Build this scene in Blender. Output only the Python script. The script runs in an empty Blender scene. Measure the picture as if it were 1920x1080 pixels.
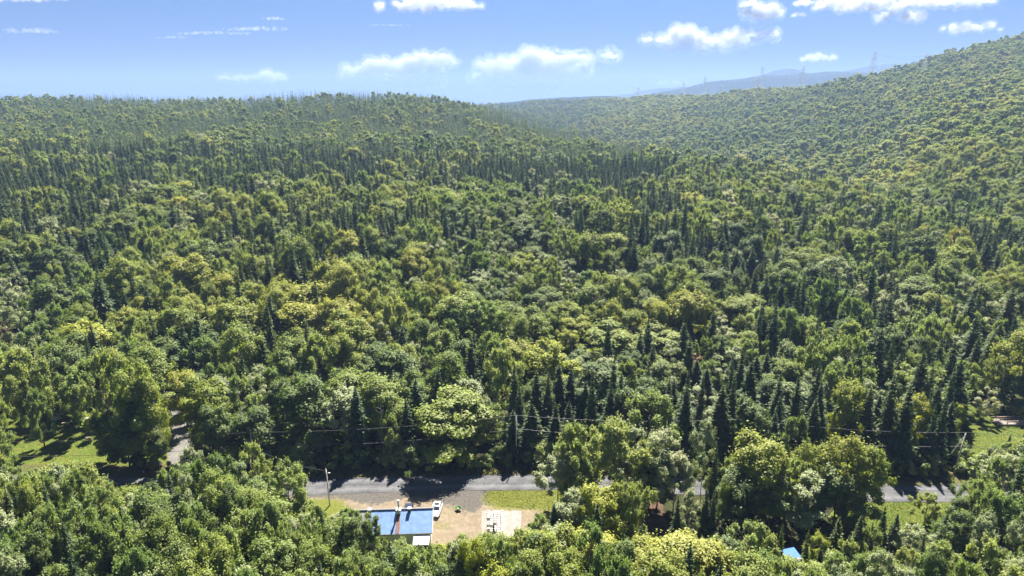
import bpy, bmesh, math, random
import numpy as np
from mathutils import Vector, Matrix, noise as mnoise

R_ = math.radians
rng = np.random.default_rng(7)
random.seed(7)
SC = bpy.context.scene
COL = SC.collection

# ------------------------------------------------------------------ camera, sky, sun, exposure
CAMZ, PITCH, F = 80.0, R_(15.3), 1280.0          # F: focal length in pixels of a 1920 px wide frame
cam_d = bpy.data.cameras.new('camera')
cam = bpy.data.objects.new('camera', cam_d)
COL.objects.link(cam)
cam.location = (0, 0, CAMZ)
cam.rotation_euler = (R_(90) - PITCH, 0, 0)
cam_d.sensor_width = 36
cam_d.lens = 24
cam_d.clip_start = 0.5
cam_d.clip_end = 150000
SC.camera = cam

SUN_EL, SUN_AZ = R_(52), R_(14)                   # azimuth from +Y towards +X
world = bpy.data.worlds.new("World")
SC.world = world
world.use_nodes = True
wn, wl = world.node_tree.nodes, world.node_tree.links
wn.clear()
sky = wn.new('ShaderNodeTexSky')
sky.sky_type = 'NISHITA'
sky.sun_disc = False
sky.sun_elevation = SUN_EL
sky.sun_rotation = SUN_AZ
sky.altitude = 3000
sky.air_density = 1.0
sky.dust_density = 0.0
sky.ozone_density = 6.0
skt = wn.new('ShaderNodeMix'); skt.data_type = 'RGBA'; skt.blend_type = 'MULTIPLY'
skt.inputs[0].default_value = 1.0
skt.inputs[7].default_value = (0.245, 0.315, 0.38, 1)
wl.new(sky.outputs[0], skt.inputs[6])
geo_ = wn.new('ShaderNodeNewGeometry'); sxz = wn.new('ShaderNodeSeparateXYZ'); wl.new(geo_.outputs['Incoming'], sxz.inputs[0])
hr = wn.new('ShaderNodeMapRange'); hr.interpolation_type = 'SMOOTHSTEP'; hr.inputs[1].default_value = 0.0; hr.inputs[2].default_value = -0.18
wl.new(sxz.outputs[2], hr.inputs[0])
hm_ = wn.new('ShaderNodeMix'); hm_.data_type = 'RGBA'; hm_.inputs[6].default_value = (0.34, 0.36, 0.56, 1); hm_.inputs[7].default_value = (1, 1, 1, 1)
wl.new(hr.outputs[0], hm_.inputs[0])
hx = wn.new('ShaderNodeMix'); hx.data_type = 'RGBA'; hx.blend_type = 'MULTIPLY'; hx.inputs[0].default_value = 1.0
wl.new(skt.outputs[2], hx.inputs[6]); wl.new(hm_.outputs[2], hx.inputs[7])
bg = wn.new('ShaderNodeBackground')
bg.inputs[1].default_value = 0.05
wo = wn.new('ShaderNodeOutputWorld')
wl.new(hx.outputs[2], bg.inputs[0])
wl.new(bg.outputs[0], wo.inputs[0])

sun_d = bpy.data.lights.new('sun', 'SUN')
sun_d.energy = 5.0
sun_d.angle = R_(0.53)
sun_d.color = (1.0, 0.93, 0.80)
sun = bpy.data.objects.new('sun', sun_d)
COL.objects.link(sun)
sdir = Vector((math.sin(SUN_AZ) * math.cos(SUN_EL), math.cos(SUN_AZ) * math.cos(SUN_EL), math.sin(SUN_EL)))
sun.rotation_euler = sdir.to_track_quat('Z', 'Y').to_euler()
sun.location = (0, 0, 400)

SC.view_settings.view_transform = 'Standard'
SC.view_settings.look = 'None'
SC.view_settings.gamma = 1
SC.view_settings.use_curve_mapping = False
SC.view_settings.exposure = 2.2
HAZE = 1.4e-4
SC.render.engine = 'CYCLES'
cy = SC.cycles
cy.max_bounces = 10
cy.diffuse_bounces = 4
cy.glossy_bounces = 2
cy.transmission_bounces = 3
cy.transparent_max_bounces = 8
cy.volume_bounces = 8
cy.use_denoising = True
cy.sample_clamp_indirect = 6

# ------------------------------------------------------------------ projection helpers (used to lay the place out)
cP, sP = math.cos(PITCH), math.sin(PITCH)

def project(X, Y, Z):
    D = Y * cP + (CAMZ - Z) * sP
    V = (Z - CAMZ) * cP + Y * sP
    return 960 + F * X / D, 540 - F * V / D, D

def at(px, py, z=0.0):
    """Point on the level z that shows at (px, py) of the 1920x1080 photograph."""
    k = (540 - py) / F
    # V = k*D
    h = z - CAMZ
    Y = (k * (-h) * sP - h * cP) / (sP - k * cP)
    D = Y * cP - h * sP
    return Vector(((px - 960) / F * D, Y, z))

def atY(px, py, Y):
    k = (540 - py) / F
    # (Z-C)*cP + Y*sP = k*(Y*cP - (Z-C)*sP)
    h = (k * Y * cP - Y * sP) / (cP + k * sP)
    D = Y * cP - h * sP
    return Vector(((px - 960) / F * D, Y, CAMZ + h))

# ------------------------------------------------------------------ object helpers
def tag(o, label=None, cat=None, group=None, kind=None):
    if label: o['label'] = label
    if cat: o['category'] = cat
    if group: o['group'] = group
    if kind: o['kind'] = kind
    return o

def empty(name, loc=(0, 0, 0), rz=0):
    o = bpy.data.objects.new(name, None)
    COL.objects.link(o)
    o.location = loc
    o.rotation_euler = (0, 0, rz)
    o.empty_display_size = 0.5
    return o

class MB:
    def __init__(s): s.v = []; s.f = []
    def box(s, c, size, rz=0, taper=1.0, rot=None):
        M = Matrix.Rotation(rz, 3, 'Z') if rot is None else rot
        c = Vector(c); b = len(s.v)
        for z in (-.5, .5):
            k = taper if z > 0 else 1
            for x, y in ((-.5, -.5), (.5, -.5), (.5, .5), (-.5, .5)):
                s.v.append(c + M @ Vector((x * size[0] * k, y * size[1] * k, z * size[2])))
        s.f += [tuple(b + i for i in q) for q in ((3, 2, 1, 0), (4, 5, 6, 7), (0, 1, 5, 4), (1, 2, 6, 5), (2, 3, 7, 6), (3, 0, 4, 7))]
        return s
    def tube(s, p, q, r0, r1=None, n=6, cap=True):
        r1 = r0 if r1 is None else r1
        p, q = Vector(p), Vector(q)
        d = q - p
        if d.length < 1e-6: return s
        d.normalize()
        a = d.orthogonal().normalized(); c = d.cross(a)
        b = len(s.v)
        for o, r in ((p, r0), (q, r1)):
            for i in range(n):
                t = 2 * math.pi * i / n
                s.v.append(o + a * (r * math.cos(t)) + c * (r * math.sin(t)))
        for i in range(n):
            j = (i + 1) % n
            s.f.append((b + i, b + j, b + n + j, b + n + i))
        if cap:
            s.f.append(tuple(b + n + i for i in range(n)))
            s.f.append(tuple(b + n - 1 - i for i in range(n)))
        return s
    def path(s, pts, rs, n=6):
        for i in range(len(pts) - 1):
            s.tube(pts[i], pts[i + 1], rs[i], rs[i + 1], n)
        return s
    def prism(s, prof, x0, x1, axis='x'):
        """profile points (a, z) swept along x from x0 to x1"""
        b = len(s.v); n = len(prof)
        for x in (x0, x1):
            for a, z in prof:
                s.v.append(Vector((x, a, z)))
        for i in range(n):
            j = (i + 1) % n
            s.f.append((b + i, b + j, b + n + j, b + n + i))
        s.f.append(tuple(b + n - 1 - i for i in range(n)))
        s.f.append(tuple(b + n + i for i in range(n)))
        return s
    def quad(s, *pts):
        b = len(s.v); s.v += [Vector(p) for p in pts]; s.f.append(tuple(range(b, b + len(pts)))); return s
    def mesh(s, name, m=None, smooth=False, fix=True):
        me = bpy.data.meshes.new(name)
        me.from_pydata([tuple(v) for v in s.v], [], s.f)
        if fix:
            bm = bmesh.new(); bm.from_mesh(me); bmesh.ops.recalc_face_normals(bm, faces=bm.faces[:]); bm.to_mesh(me); bm.free()
        if smooth: me.polygons.foreach_set('use_smooth', [True] * len(me.polygons))
        if m: me.materials.append(m)
        me.update()
        return me
    def build(s, name, m=None, parent=None, smooth=False, bevel=0.0):
        o = bpy.data.objects.new(name, s.mesh(name, m, smooth))
        COL.objects.link(o)
        if parent: o.parent = parent
        if bevel:
            b = o.modifiers.new('bevel', 'BEVEL'); b.width = bevel; b.segments = 2; b.limit_method = 'ANGLE'
        return o

def np_mesh(name, V, Q, mat=None, smooth=False):
    """mesh out of a vertex array and an array of quads (numpy, fast)"""
    me = bpy.data.meshes.new(name)
    V = np.asarray(V, np.float32); Q = np.asarray(Q, np.int32)
    me.vertices.add(len(V)); me.vertices.foreach_set('co', V.ravel())
    me.loops.add(Q.size); me.loops.foreach_set('vertex_index', Q.ravel())
    me.polygons.add(len(Q))
    me.polygons.foreach_set('loop_start', np.arange(len(Q), dtype=np.int32) * Q.shape[1])
    me.polygons.foreach_set('loop_total', np.full(len(Q), Q.shape[1], np.int32))
    me.polygons.foreach_set('use_smooth', np.full(len(Q), smooth))
    if mat: me.materials.append(mat)
    me.update(calc_edges=True)
    return me

def add_mesh(name, me, parent=None, loc=None):
    o = bpy.data.objects.new(name, me); COL.objects.link(o)
    if parent: o.parent = parent
    if loc is not None: o.location = loc
    return o

# ------------------------------------------------------------------ materials
def nt(name):
    m = bpy.data.materials.new(name); m.use_nodes = True
    t = m.node_tree; t.nodes.clear()
    return m, t.nodes, t.links

def plain(name, col, rough=0.7, metal=0.0, var=0.12, scale=3.0, bump=0.0, spec=0.5):
    m, n, l = nt(name)
    p = n.new('ShaderNodeBsdfPrincipled'); o = n.new('ShaderNodeOutputMaterial')
    p.inputs['Roughness'].default_value = rough; p.inputs['Metallic'].default_value = metal
    p.inputs['Specular IOR Level'].default_value = spec
    tc = n.new('ShaderNodeTexCoord'); nz = n.new('ShaderNodeTexNoise')
    nz.inputs['Scale'].default_value = scale; nz.inputs['Detail'].default_value = 5
    r = n.new('ShaderNodeValToRGB')
    r.color_ramp.elements[0].position = .3; r.color_ramp.elements[1].position = .7
    r.color_ramp.elements[0].color = (*[c * (1 - var) for c in col], 1)
    r.color_ramp.elements[1].color = (*[min(1, c * (1 + var)) for c in col], 1)
    l.new(tc.outputs['Object'], nz.inputs['Vector']); l.new(nz.outputs[0], r.inputs[0]); l.new(r.outputs[0], p.inputs['Base Color'])
    if bump:
        b = n.new('ShaderNodeBump'); b.inputs['Strength'].default_value = bump; b.inputs['Distance'].default_value = 0.05
        l.new(nz.outputs[0], b.inputs['Height']); l.new(b.outputs[0], p.inputs['Normal'])
    l.new(p.outputs[0], o.inputs[0])
    return m

def leaf_mat(name, cols, trans=0.5, rough=0.6, gloss=.022):
    """foliage: per tree tint between three colours, small variation per leaf clump, light passes through"""
    m, n, l = nt(name)
    at_ = n.new('ShaderNodeAttribute'); at_.attribute_type = 'INSTANCER'; at_.attribute_name = 'tint'
    geo = n.new('ShaderNodeNewGeometry')
    ramp = n.new('ShaderNodeValToRGB')
    e = ramp.color_ramp.elements
    e[0].position = 0.0; e[0].color = (*cols[0], 1)
    e[1].position = 1.0; e[1].color = (*cols[2], 1)
    k = e.new(0.5); k.color = (*cols[1], 1)
    l.new(at_.outputs['Fac'], ramp.inputs[0])
    mr = n.new('ShaderNodeMapRange'); mr.inputs[3].default_value = 0.78; mr.inputs[4].default_value = 1.22
    l.new(geo.outputs['Random Per Island'], mr.inputs[0])
    hs = n.new('ShaderNodeHueSaturation')
    l.new(ramp.outputs[0], hs.inputs['Color']); l.new(mr.outputs[0], hs.inputs['Value'])
    mr2 = n.new('ShaderNodeMapRange'); mr2.inputs[3].default_value = 0.49; mr2.inputs[4].default_value = 0.515
    l.new(geo.outputs['Random Per Island'], mr2.inputs[0]); l.new(mr2.outputs[0], hs.inputs['Hue'])
    d = n.new('ShaderNodeBsdfDiffuse'); t = n.new('ShaderNodeBsdfTranslucent'); g = n.new('ShaderNodeBsdfGlossy')
    g.inputs['Roughness'].default_value = rough; g.inputs['Color'].default_value = (1, 1, 1, 1)
    tm = n.new('ShaderNodeMix'); tm.data_type = 'RGBA'; tm.blend_type = 'MULTIPLY'; tm.inputs[0].default_value = 1
    tm.inputs[7].default_value = (1.12, 1.15, 0.6, 1)
    l.new(hs.outputs[0], d.inputs[0]); l.new(hs.outputs[0], tm.inputs[6]); l.new(tm.outputs[2], t.inputs[0])
    a = n.new('ShaderNodeMixShader'); a.inputs[0].default_value = trans
    l.new(d.outputs[0], a.inputs[1]); l.new(t.outputs[0], a.inputs[2])
    b = n.new('ShaderNodeMixShader'); b.inputs[0].default_value = gloss
    l.new(a.outputs[0], b.inputs[1]); l.new(g.outputs[0], b.inputs[2])
    o = n.new('ShaderNodeOutputMaterial'); l.new(b.outputs[0], o.inputs[0])
    return m

M = {}
M['maple'] = leaf_mat('maple_leaves', ((.14, .20, .034), (.215, .26, .036), (.30, .305, .040)))
M['yellow'] = leaf_mat('yellow_leaves', ((.26, .30, .030), (.31, .33, .032), (.36, .35, .034)))
M['ash'] = leaf_mat('pale_leaves', ((.165, .235, .070), (.23, .285, .090), (.31, .34, .115)))
M['birch'] = leaf_mat('grey_leaves', ((.24, .285, .14), (.29, .325, .17), (.36, .37, .22)), trans=0.42)
M['dark'] = leaf_mat('dark_leaves', ((.092, .145, .030), (.120, .170, .036), (.155, .195, .040)))
M['spruce'] = leaf_mat('spruce_needles', ((.054, .092, .036), (.076, .112, .040), (.110, .140, .046)), trans=0.35, gloss=.015)
M['redleaf'] = leaf_mat('rust_leaves', ((.20, .10, .06), (.24, .12, .07), (.26, .14, .08)), trans=0.4)
M['bark'] = plain('bark', (.11, .085, .065), .9, var=.4, scale=6)
M['palebark'] = plain('pale_bark', (.36, .34, .30), .85, var=.25, scale=5)

# ------------------------------------------------------------------ terrain
# canopy profile in a few directions: column in the photo -> (row, distance) of the canopy; the ground lies TH below
TH = 13.0
COLS = {
    -500: [(400, 310), (310, 480), (235, 760), (195, 1050), (186, 1200), (190, 1700), (186, 2600)],
    0:   [(400, 310), (305, 480), (232, 760), (193, 1050), (185, 1200), (190, 1700), (186, 2600)],
    400: [(400, 310), (305, 490), (235, 760), (197, 1000), (188, 1150), (195, 1700), (192, 2600)],
    560: [(400, 310), (302, 500), (232, 780), (195, 950), (180, 1120), (195, 1500), (196, 2600)],
    700: [(400, 310), (300, 510), (232, 780), (195, 950), (174, 1150), (195, 1500), (200, 2600)],
    820: [(400, 310), (300, 510), (240, 780), (205, 950), (184, 1120), (205, 1400), (200, 2600)],
    920: [(400, 310), (305, 510), (245, 780), (215, 950), (200, 1080), (222, 1400), (196, 2500)],
    1000: [(400, 310), (310, 520), (250, 780), (226, 920), (220, 1000), (262, 1300), (212, 1950), (188, 2500)],
    1100: [(400, 310), (320, 500), (265, 720), (248, 850), (300, 1080), (226, 1650), (206, 2050), (184, 2500)],
    1250: [(400, 320), (330, 480), (285, 620), (272, 720), (330, 900), (248, 1300), (207, 1750), (176, 2150)],
    1400: [(400, 320), (340, 450), (305, 560), (294, 620), (345, 760), (268, 1050), (222, 1350), (168, 1800)],
    1550: [(410, 330), (352, 430), (328, 480), (370, 580), (296, 800), (224, 1080), (150, 1500)],
    1640: [(410, 330), (360, 410), (350, 430), (378, 510), (318, 660), (268, 820), (210, 1030), (138, 1450)],
    1700: [(410, 330), (378, 380), (385, 440), (318, 600), (262, 750), (200, 960), (152, 1200), (116, 1500)],
    1800: [(410, 320), (345, 420), (300, 490), (250, 640), (198, 800), (145, 1100), (86, 1500)],
    1920: [(410, 320), (345, 410), (300, 480), (250, 600), (200, 750), (135, 1050), (54, 1500)],
    2300: [(410, 320), (345, 410), (300, 470), (245, 600), (190, 750), (110, 1050), (20, 1500)],
}
YS = np.concatenate([np.linspace(190, 3200, 302)])
US, TAB = [], []
for px, pts in COLS.items():
    ys, zs = [0, 195], [0, 0]
    us = []
    for py, Y in pts:
        p = atY(px, py, Y); ys.append(Y); zs.append(p.z - TH); us.append(p.x / Y)
    ys += [ys[-1] + 500, 9000]; zs += [zs[-1] - 45, -10 + 20]
    US.append(float(np.mean(us))); TAB.append(np.interp(YS, ys, zs))
US = np.array(US); TAB = np.array(TAB)
UG = np.linspace(US[0], US[-1], 160)
G = np.array([[np.interp(u, US, TAB[:, j]) for j in range(len(YS))] for u in UG])
def gsm(A, ax, s):
    r = int(3 * s); k = np.exp(-np.arange(-r, r + 1) ** 2 / (2 * s * s)); k /= k.sum()
    P = np.pad(A, [(r, r) if i == ax else (0, 0) for i in range(A.ndim)], mode='edge')
    return np.apply_along_axis(lambda v: np.convolve(v, k, 'valid'), ax, P)
G = gsm(G, 0, 2.0)
G = gsm(G, 1, 2.0)
G[:, 0] = 0

def vnoise(X, Y, s, seed=0):
    """cheap smooth value noise, numpy arrays, -1..1"""
    X = np.asarray(X, float) / s; Y = np.asarray(Y, float) / s
    xi, yi = np.floor(X), np.floor(Y); fx, fy = X - xi, Y - yi
    fx = fx * fx * (3 - 2 * fx); fy = fy * fy * (3 - 2 * fy)
    def h(a, b):
        v = np.sin(a * 127.1 + b * 311.7 + seed * 74.7) * 43758.5453
        return (v - np.floor(v)) * 2 - 1
    return (h(xi, yi) * (1 - fx) + h(xi + 1, yi) * fx) * (1 - fy) + (h(xi, yi + 1) * (1 - fx) + h(xi + 1, yi + 1) * fx) * fy

def terrain(X, Y):
    X = np.asarray(X, float); Y = np.asarray(Y, float)
    Yc = np.clip(Y, YS[0], YS[-1])
    u = np.clip(X / np.maximum(Yc, 1), UG[0], UG[-1])
    fi = (u - UG[0]) / (UG[1] - UG[0]); fj = (Yc - YS[0]) / (YS[1] - YS[0])
    i = np.clip(fi.astype(int), 0, len(UG) - 2); j = np.clip(fj.astype(int), 0, len(YS) - 2)
    a, b = fi - i, fj - j
    z = (G[i, j] * (1 - a) + G[i + 1, j] * a) * (1 - b) + (G[i, j + 1] * (1 - a) + G[i + 1, j + 1] * a) * b
    far = np.clip((Y - 3200) / 1500, 0, 1)
    z = z * (1 - far) + 10 * far
    w = np.clip((Y - 200) / 250, 0, 1) * (1 - far)
    z = z + w * (3.0 * vnoise(X, Y, 130, 1) + 1.6 * vnoise(X, Y, 55, 2))
    return np.where(Y < 190, 0.0, z)

# ------------------------------------------------------------------ ground sheet
def ground_mat():
    m, n, l = nt('forest_floor')
    tc = n.new('ShaderNodeTexCoord')
    n1 = n.new('ShaderNodeTexNoise'); n1.inputs['Scale'].default_value = 0.12; n1.inputs['Detail'].default_value = 8; n1.inputs['Roughness'].default_value = .65
    n2 = n.new('ShaderNodeTexNoise'); n2.inputs['Scale'].default_value = 1.7; n2.inputs['Detail'].default_value = 6
    l.new(tc.outputs['Object'], n1.inputs['Vector']); l.new(tc.outputs['Object'], n2.inputs['Vector'])
    r1 = n.new('ShaderNodeValToRGB'); e = r1.color_ramp.elements
    e[0].position = .35; e[0].color = (.030, .028, .016, 1); e[1].position = .65; e[1].color = (.035, .050, .016, 1)
    r2 = n.new('ShaderNodeValToRGB'); e = r2.color_ramp.elements
    e[0].position = .3; e[0].color = (.5, .5, .5, 1); e[1].position = .75; e[1].color = (1.4, 1.3, 1.1, 1)
    l.new(n1.outputs[0], r1.inputs[0]); l.new(n2.outputs[0], r2.inputs[0])
    mx = n.new('ShaderNodeMix'); mx.data_type = 'RGBA'; mx.blend_type = 'MULTIPLY'; mx.inputs[0].default_value = 1
    l.new(r1.outputs[0], mx.inputs[6]); l.new(r2.outputs[0], mx.inputs[7])
    p = n.new('ShaderNodeBsdfPrincipled'); p.inputs['Roughness'].default_value = .95; p.inputs['Specular IOR Level'].default_value = .1
    bp = n.new('ShaderNodeBump'); bp.inputs['Strength'].default_value = .8; bp.inputs['Distance'].default_value = .4
    l.new(n2.outputs[0], bp.inputs['Height']); l.new(bp.outputs[0], p.inputs['Normal'])
    l.new(mx.outputs[2], p.inputs['Base Color'])
    o = n.new('ShaderNodeOutputMaterial'); l.new(p.outputs[0], o.inputs[0])
    return m
M['ground'] = ground_mat()

def grid_sheet(name, xs_of, ys, nx, zf, mat, smooth=True):
    ny = len(ys)
    XX = np.zeros((ny, nx)); YY = np.repeat(np.array(ys)[:, None], nx, 1)
    for r, y in enumerate(ys): XX[r] = xs_of(y)
    ZZ = zf(XX, YY)
    V = np.stack([XX, YY, ZZ], -1).reshape(-1, 3)
    a = (np.arange(ny - 1)[:, None] * nx + np.arange(nx - 1)[None]).ravel()
    Q = np.stack([a, a + 1, a + nx + 1, a + nx], 1)
    o = add_mesh(name, np_mesh(name, V, Q, mat, smooth))
    return o

ys = np.concatenate([[-900, -300, 0, 100, 189], np.arange(192, 1700, 9), np.arange(1700, 3300, 25), np.arange(3300, 5200, 150), [7000, 9000, 11500]])
us = np.linspace(-1.15, 1.15, 260)
g = grid_sheet('ground', lambda y: us * (max(y, 0) + 260) if y < 9000 else us * 9500, ys, len(us), terrain, M['ground'])
tag(g, kind='structure')

# far hills, hazy with distance: each is a ridge with real depth
def hills_mat():
    m, n, l = nt('far_forest')
    tc = n.new('ShaderNodeTexCoord')
    v = n.new('ShaderNodeTexVoronoi'); v.inputs['Scale'].default_value = 0.06
    z = n.new('ShaderNodeTexNoise'); z.inputs['Scale'].default_value = 0.004; z.inputs['Detail'].default_value = 8
    l.new(tc.outputs['Object'], v.inputs['Vector']); l.new(tc.outputs['Object'], z.inputs['Vector'])
    r = n.new('ShaderNodeValToRGB'); e = r.color_ramp.elements
    e[0].position = .35; e[0].color = (.020, .032, .026, 1); e[1].position = .65; e[1].color = (.036, .048, .034, 1)
    l.new(z.outputs[0], r.inputs[0])
    p = n.new('ShaderNodeBsdfDiffuse')
    b = n.new('ShaderNodeBump'); b.inputs['Strength'].default_value = 1; b.inputs['Distance'].default_value = 9; b.invert = True
    l.new(v.outputs['Distance'], b.inputs['Height']); l.new(b.outputs[0], p.inputs['Normal'])
    l.new(r.outputs[0], p.inputs['Color'])
    o = n.new('ShaderNodeOutputMaterial'); l.new(p.outputs[0], o.inputs[0])
    return m
M['hills'] = hills_mat()

def ridge(name, crest, Y, depth, seed, rough):
    pts = [atY(px, py, Y) for px, py in crest]
    xs = np.linspace(pts[0].x, pts[-1].x, 240)
    zs = np.interp(xs, [p.x for p in pts], [p.z for p in pts])
    zs = gsm(zs[None], 1, 3.0)[0]
    cx = [p.x for p in pts]
    yy = np.linspace(Y - depth, Y + depth * .7, 70)
    def zf(X, YY):
        zc = np.interp(X, xs, zs)
        t = (YY - Y) / np.where(YY < Y, depth, depth * .7)
        shape = np.cos(np.clip(t, -1, 1) * math.pi / 2) ** 1.3
        edge = np.clip(np.minimum(X - xs[0], xs[-1] - X) / 500, 0, 1)
        nz = vnoise(X, YY, rough * 12, seed) * 2.2 + vnoise(X, YY, rough * 4, seed + 3) * 1.0 + vnoise(X, YY, rough * 1.4, seed + 5) * .5
        return -20 + (zc + 20) * shape + rough * .12 * nz * shape
    o = grid_sheet(name, lambda y: xs, yy, 240, zf, M['hills'])
    tag(o, kind='structure')
    return o

ridge('hills', [(1080, 193), (1150, 186), (1190, 181), (1250, 172), (1290, 166), (1330, 158), (1380, 152), (1430, 145), (1480, 145), (1520, 140), (1560, 137), (1620, 141), (1800, 150)], 5200, 1700, 3, 60)
ridge('hills', [(1380, 168), (1400, 158), (1425, 146), (1450, 136), (1466, 132), (1485, 135), (1510, 142), (1560, 137), (1600, 129), (1640, 122), (1700, 118), (1800, 120), (1900, 125)], 7000, 1500, 9, 70)
ridge('hills', [(850, 200), (930, 194), (1040, 188), (1120, 183), (1180, 178), (1230, 167), (1290, 164), (1340, 165), (1400, 168), (1500, 170)], 8600, 1400, 17, 80)
ridge('hills', [(880, 202), (950, 194), (1000, 189), (1070, 184), (1110, 182), (1150, 181), (1180, 185), (1230, 188), (1300, 190), (1400, 190)], 3900, 900, 23, 50)
# ------------------------------------------------------------------ tree prototypes
def rand_unit(n):
    v = rng.normal(size=(n, 3)); return v / np.linalg.norm(v, axis=1, keepdims=True)

def cards(C, N, L, W, up=None):
    """leaf clumps: one quad per centre, facing N, half length L, half width W"""
    n = len(C)
    N = N / np.linalg.norm(N, axis=1, keepdims=True)
    if up is None: up = rand_unit(n)
    A = up - (up * N).sum(1)[:, None] * N
    A /= np.linalg.norm(A, axis=1, keepdims=True) + 1e-9
    B = np.cross(N, A)
    L = np.asarray(L)[:, None]; W = np.asarray(W)[:, None]
    j = rng.uniform(.7, 1.15, (4, n, 1)); k = rng.uniform(-.25, .25, (4, n, 1)) * W
    V = np.stack([C - A * L * j[0] + N * k[0], C + B * W * j[1] - N * k[1], C + A * L * j[2] + N * k[2], C - B * W * j[3] - N * k[3]], 1).reshape(-1, 3)
    Q = np.arange(n * 4).reshape(n, 4)
    return V, Q

def broadleaf(H, R, base, nb, nc, card, style):
    """crown made of leafy boughs on an uneven envelope; returns V, Q and the bough centres"""
    ch = H - base
    t = rng.beta(1.35, 1.2, nb)
    ang = rng.uniform(0, 2 * math.pi, nb)
    if style == 'round': env = R * np.sqrt(np.clip(1 - ((t - .32) / .72) ** 2, 0, 1)) * rng.uniform(.75, 1.08, nb)
    elif style == 'upright': env = R * np.sin(np.pi * np.clip(t * .84 + .12, 0, 1)) ** .9
    else: env = R * (np.sin(np.pi * np.clip(t * .86 + .1, 0, 1)) ** .8)
    lob = 1 + .22 * np.sin(ang * 2 + rng.uniform(0, 6)) + .16 * np.sin(ang * 3 + rng.uniform(0, 6))
    fr = rng.uniform(.35, 1, nb) ** .6
    rr = env * lob * fr
    C = np.stack([rr * np.cos(ang), rr * np.sin(ang), base + ch * t], 1)
    C[:, 2] -= (1 - fr) * .2 * ch * (1 - t) * rng.uniform(0, 1, nb)
    br = rng.uniform(.20, .36, nb) * R * (.8 if style != 'round' else 1)
    w = br ** 2; w /= w.sum()
    idx = rng.choice(nb, nc, p=w)
    D = rand_unit(nc)
    out = C[idx] - np.array([0, 0, base + ch * .35]); out /= np.linalg.norm(out, axis=1, keepdims=True)
    D = D + out * .55 + np.array([0, 0, .25]); D /= np.linalg.norm(D, axis=1, keepdims=True)
    rad = br[idx] * rng.uniform(.55, 1.12, nc)
    S = np.array([1, 1, .72]) if style == 'round' else (np.array([.8, .8, 1.45]) if style == 'upright' else np.array([.95, .95, .95]))
    P = C[idx] + D * rad[:, None] * S
    stray = rng.exponential(.11, nc) * (rng.random(nc) < .4)
    P += out * (stray * R * .5)[:, None]
    P[:, 2] += stray * R * .25
    P[:, 2] = base * .6 + (P[:, 2] - base * .6) * (H - base * .6) / (np.quantile(P[:, 2], .997) - base * .6)
    P[:, 2] -= rng.uniform(0, .25, nc)
    Nn = D * .8 + out * .35 + rand_unit(nc) * .6 + np.array([0, 0, .45])
    sz = card * rng.uniform(.6, 1.25, nc)
    if style == 'upright':
        up = D * .6 + out * .5 + np.array([0, 0, 1.0]); Nn = rand_unit(nc) + D * .7
        V, Q = cards(P, Nn, sz * 1.25, sz * .5, up)
    elif style == 'loose':
        V, Q = cards(P, Nn, sz * .95, sz * .6)
    else:
        V, Q = cards(P, Nn, sz, sz * .72)
    return V, Q, C

def trunk_mesh(H, base, C, r, mat, n_l=9):
    mb = MB()
    top = base + (H - base) * .72
    pts = [Vector((0, 0, -.6))]; rs = [r * 1.35]
    for k in range(1, 7):
        z = top * k / 6
        pts.append(Vector((random.uniform(-.1, .1) * k * .4, random.uniform(-.1, .1) * k * .4, z))); rs.append(r * (1 - .8 * k / 6))
    mb.path(pts, rs, 7)
    for c in C[rng.choice(len(C), min(n_l, len(C)), replace=False)]:
        c = Vector(c)
        z0 = max(base * .8, min(c.z - 1.5, top * .9))
        f = z0 / top * 6; i = min(5, int(f)); s = pts[i].lerp(pts[i + 1], f - i)
        mid = s.lerp(c, .5) + Vector((0, 0, -.3))
        mb.path([s, mid, c], [r * .42, r * .25, r * .08], 5)
    return mb.mesh('trunk', mat, smooth=True, fix=False)

def spruce(H, R, layers, per, cut):
    Vs, Qs = [], []; off = 0
    Pc, Nc, Lc, Wc, Uc = [], [], [], [], []
    for k in range(layers):
        t = (k + rng.uniform(-.3, .3)) / layers
        t = min(max(t, 0), .985)
        z = .9 + (H - 1.1) * t
        rr = R * (1 - t) ** .82 * rng.uniform(.82, 1.1) + .12
        n = max(4, int(per * (1 - t * .55)))
        a0 = rng.uniform(0, 6.28)
        for j in range(n):
            if rng.random() < .07: continue
            a = a0 + j * 2 * math.pi / n + rng.uniform(-.2, .2)
            r_ = rr * rng.uniform(.7, 1.12)
            d = np.array([math.cos(a), math.sin(a), 0])
            droop = rng.uniform(.15, .42) * (1 - t * .9)
            for s in np.linspace(.3, 1.0, cut):
                p = d * r_ * s + np.array([0, 0, z - droop * r_ * s + .22 * r_ * s * s])
                side = np.array([-d[1], d[0], 0])
                for sg in ((-1, 1) if s < .95 else (0,)):
                    Pc.append(p + side * sg * r_ * .16 * (1.2 - s)); Nc.append(np.array([0, 0, 1.]) + d * rng.uniform(-.2, .6) + rng.normal(size=3) * .28 + side * sg * .35)
                    Uc.append(d + side * sg * .7 - np.array([0, 0, droop])); Lc.append(r_ * .30 * rng.uniform(.7, 1.1) + .08); Wc.append(.06 * r_ + .12)
    for q in range(10):
        a = rng.uniform(0, 6.28); d = np.array([math.cos(a), math.sin(a), .6])
        Pc.append(np.array([0, 0, H - .15 - q * .09])); Nc.append(d); Uc.append(np.array([0, 0, 1.])); Lc.append(.45); Wc.append(.09)
    return cards(np.array(Pc), np.array(Nc), np.array(Lc), np.array(Wc), np.array(Uc))

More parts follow.
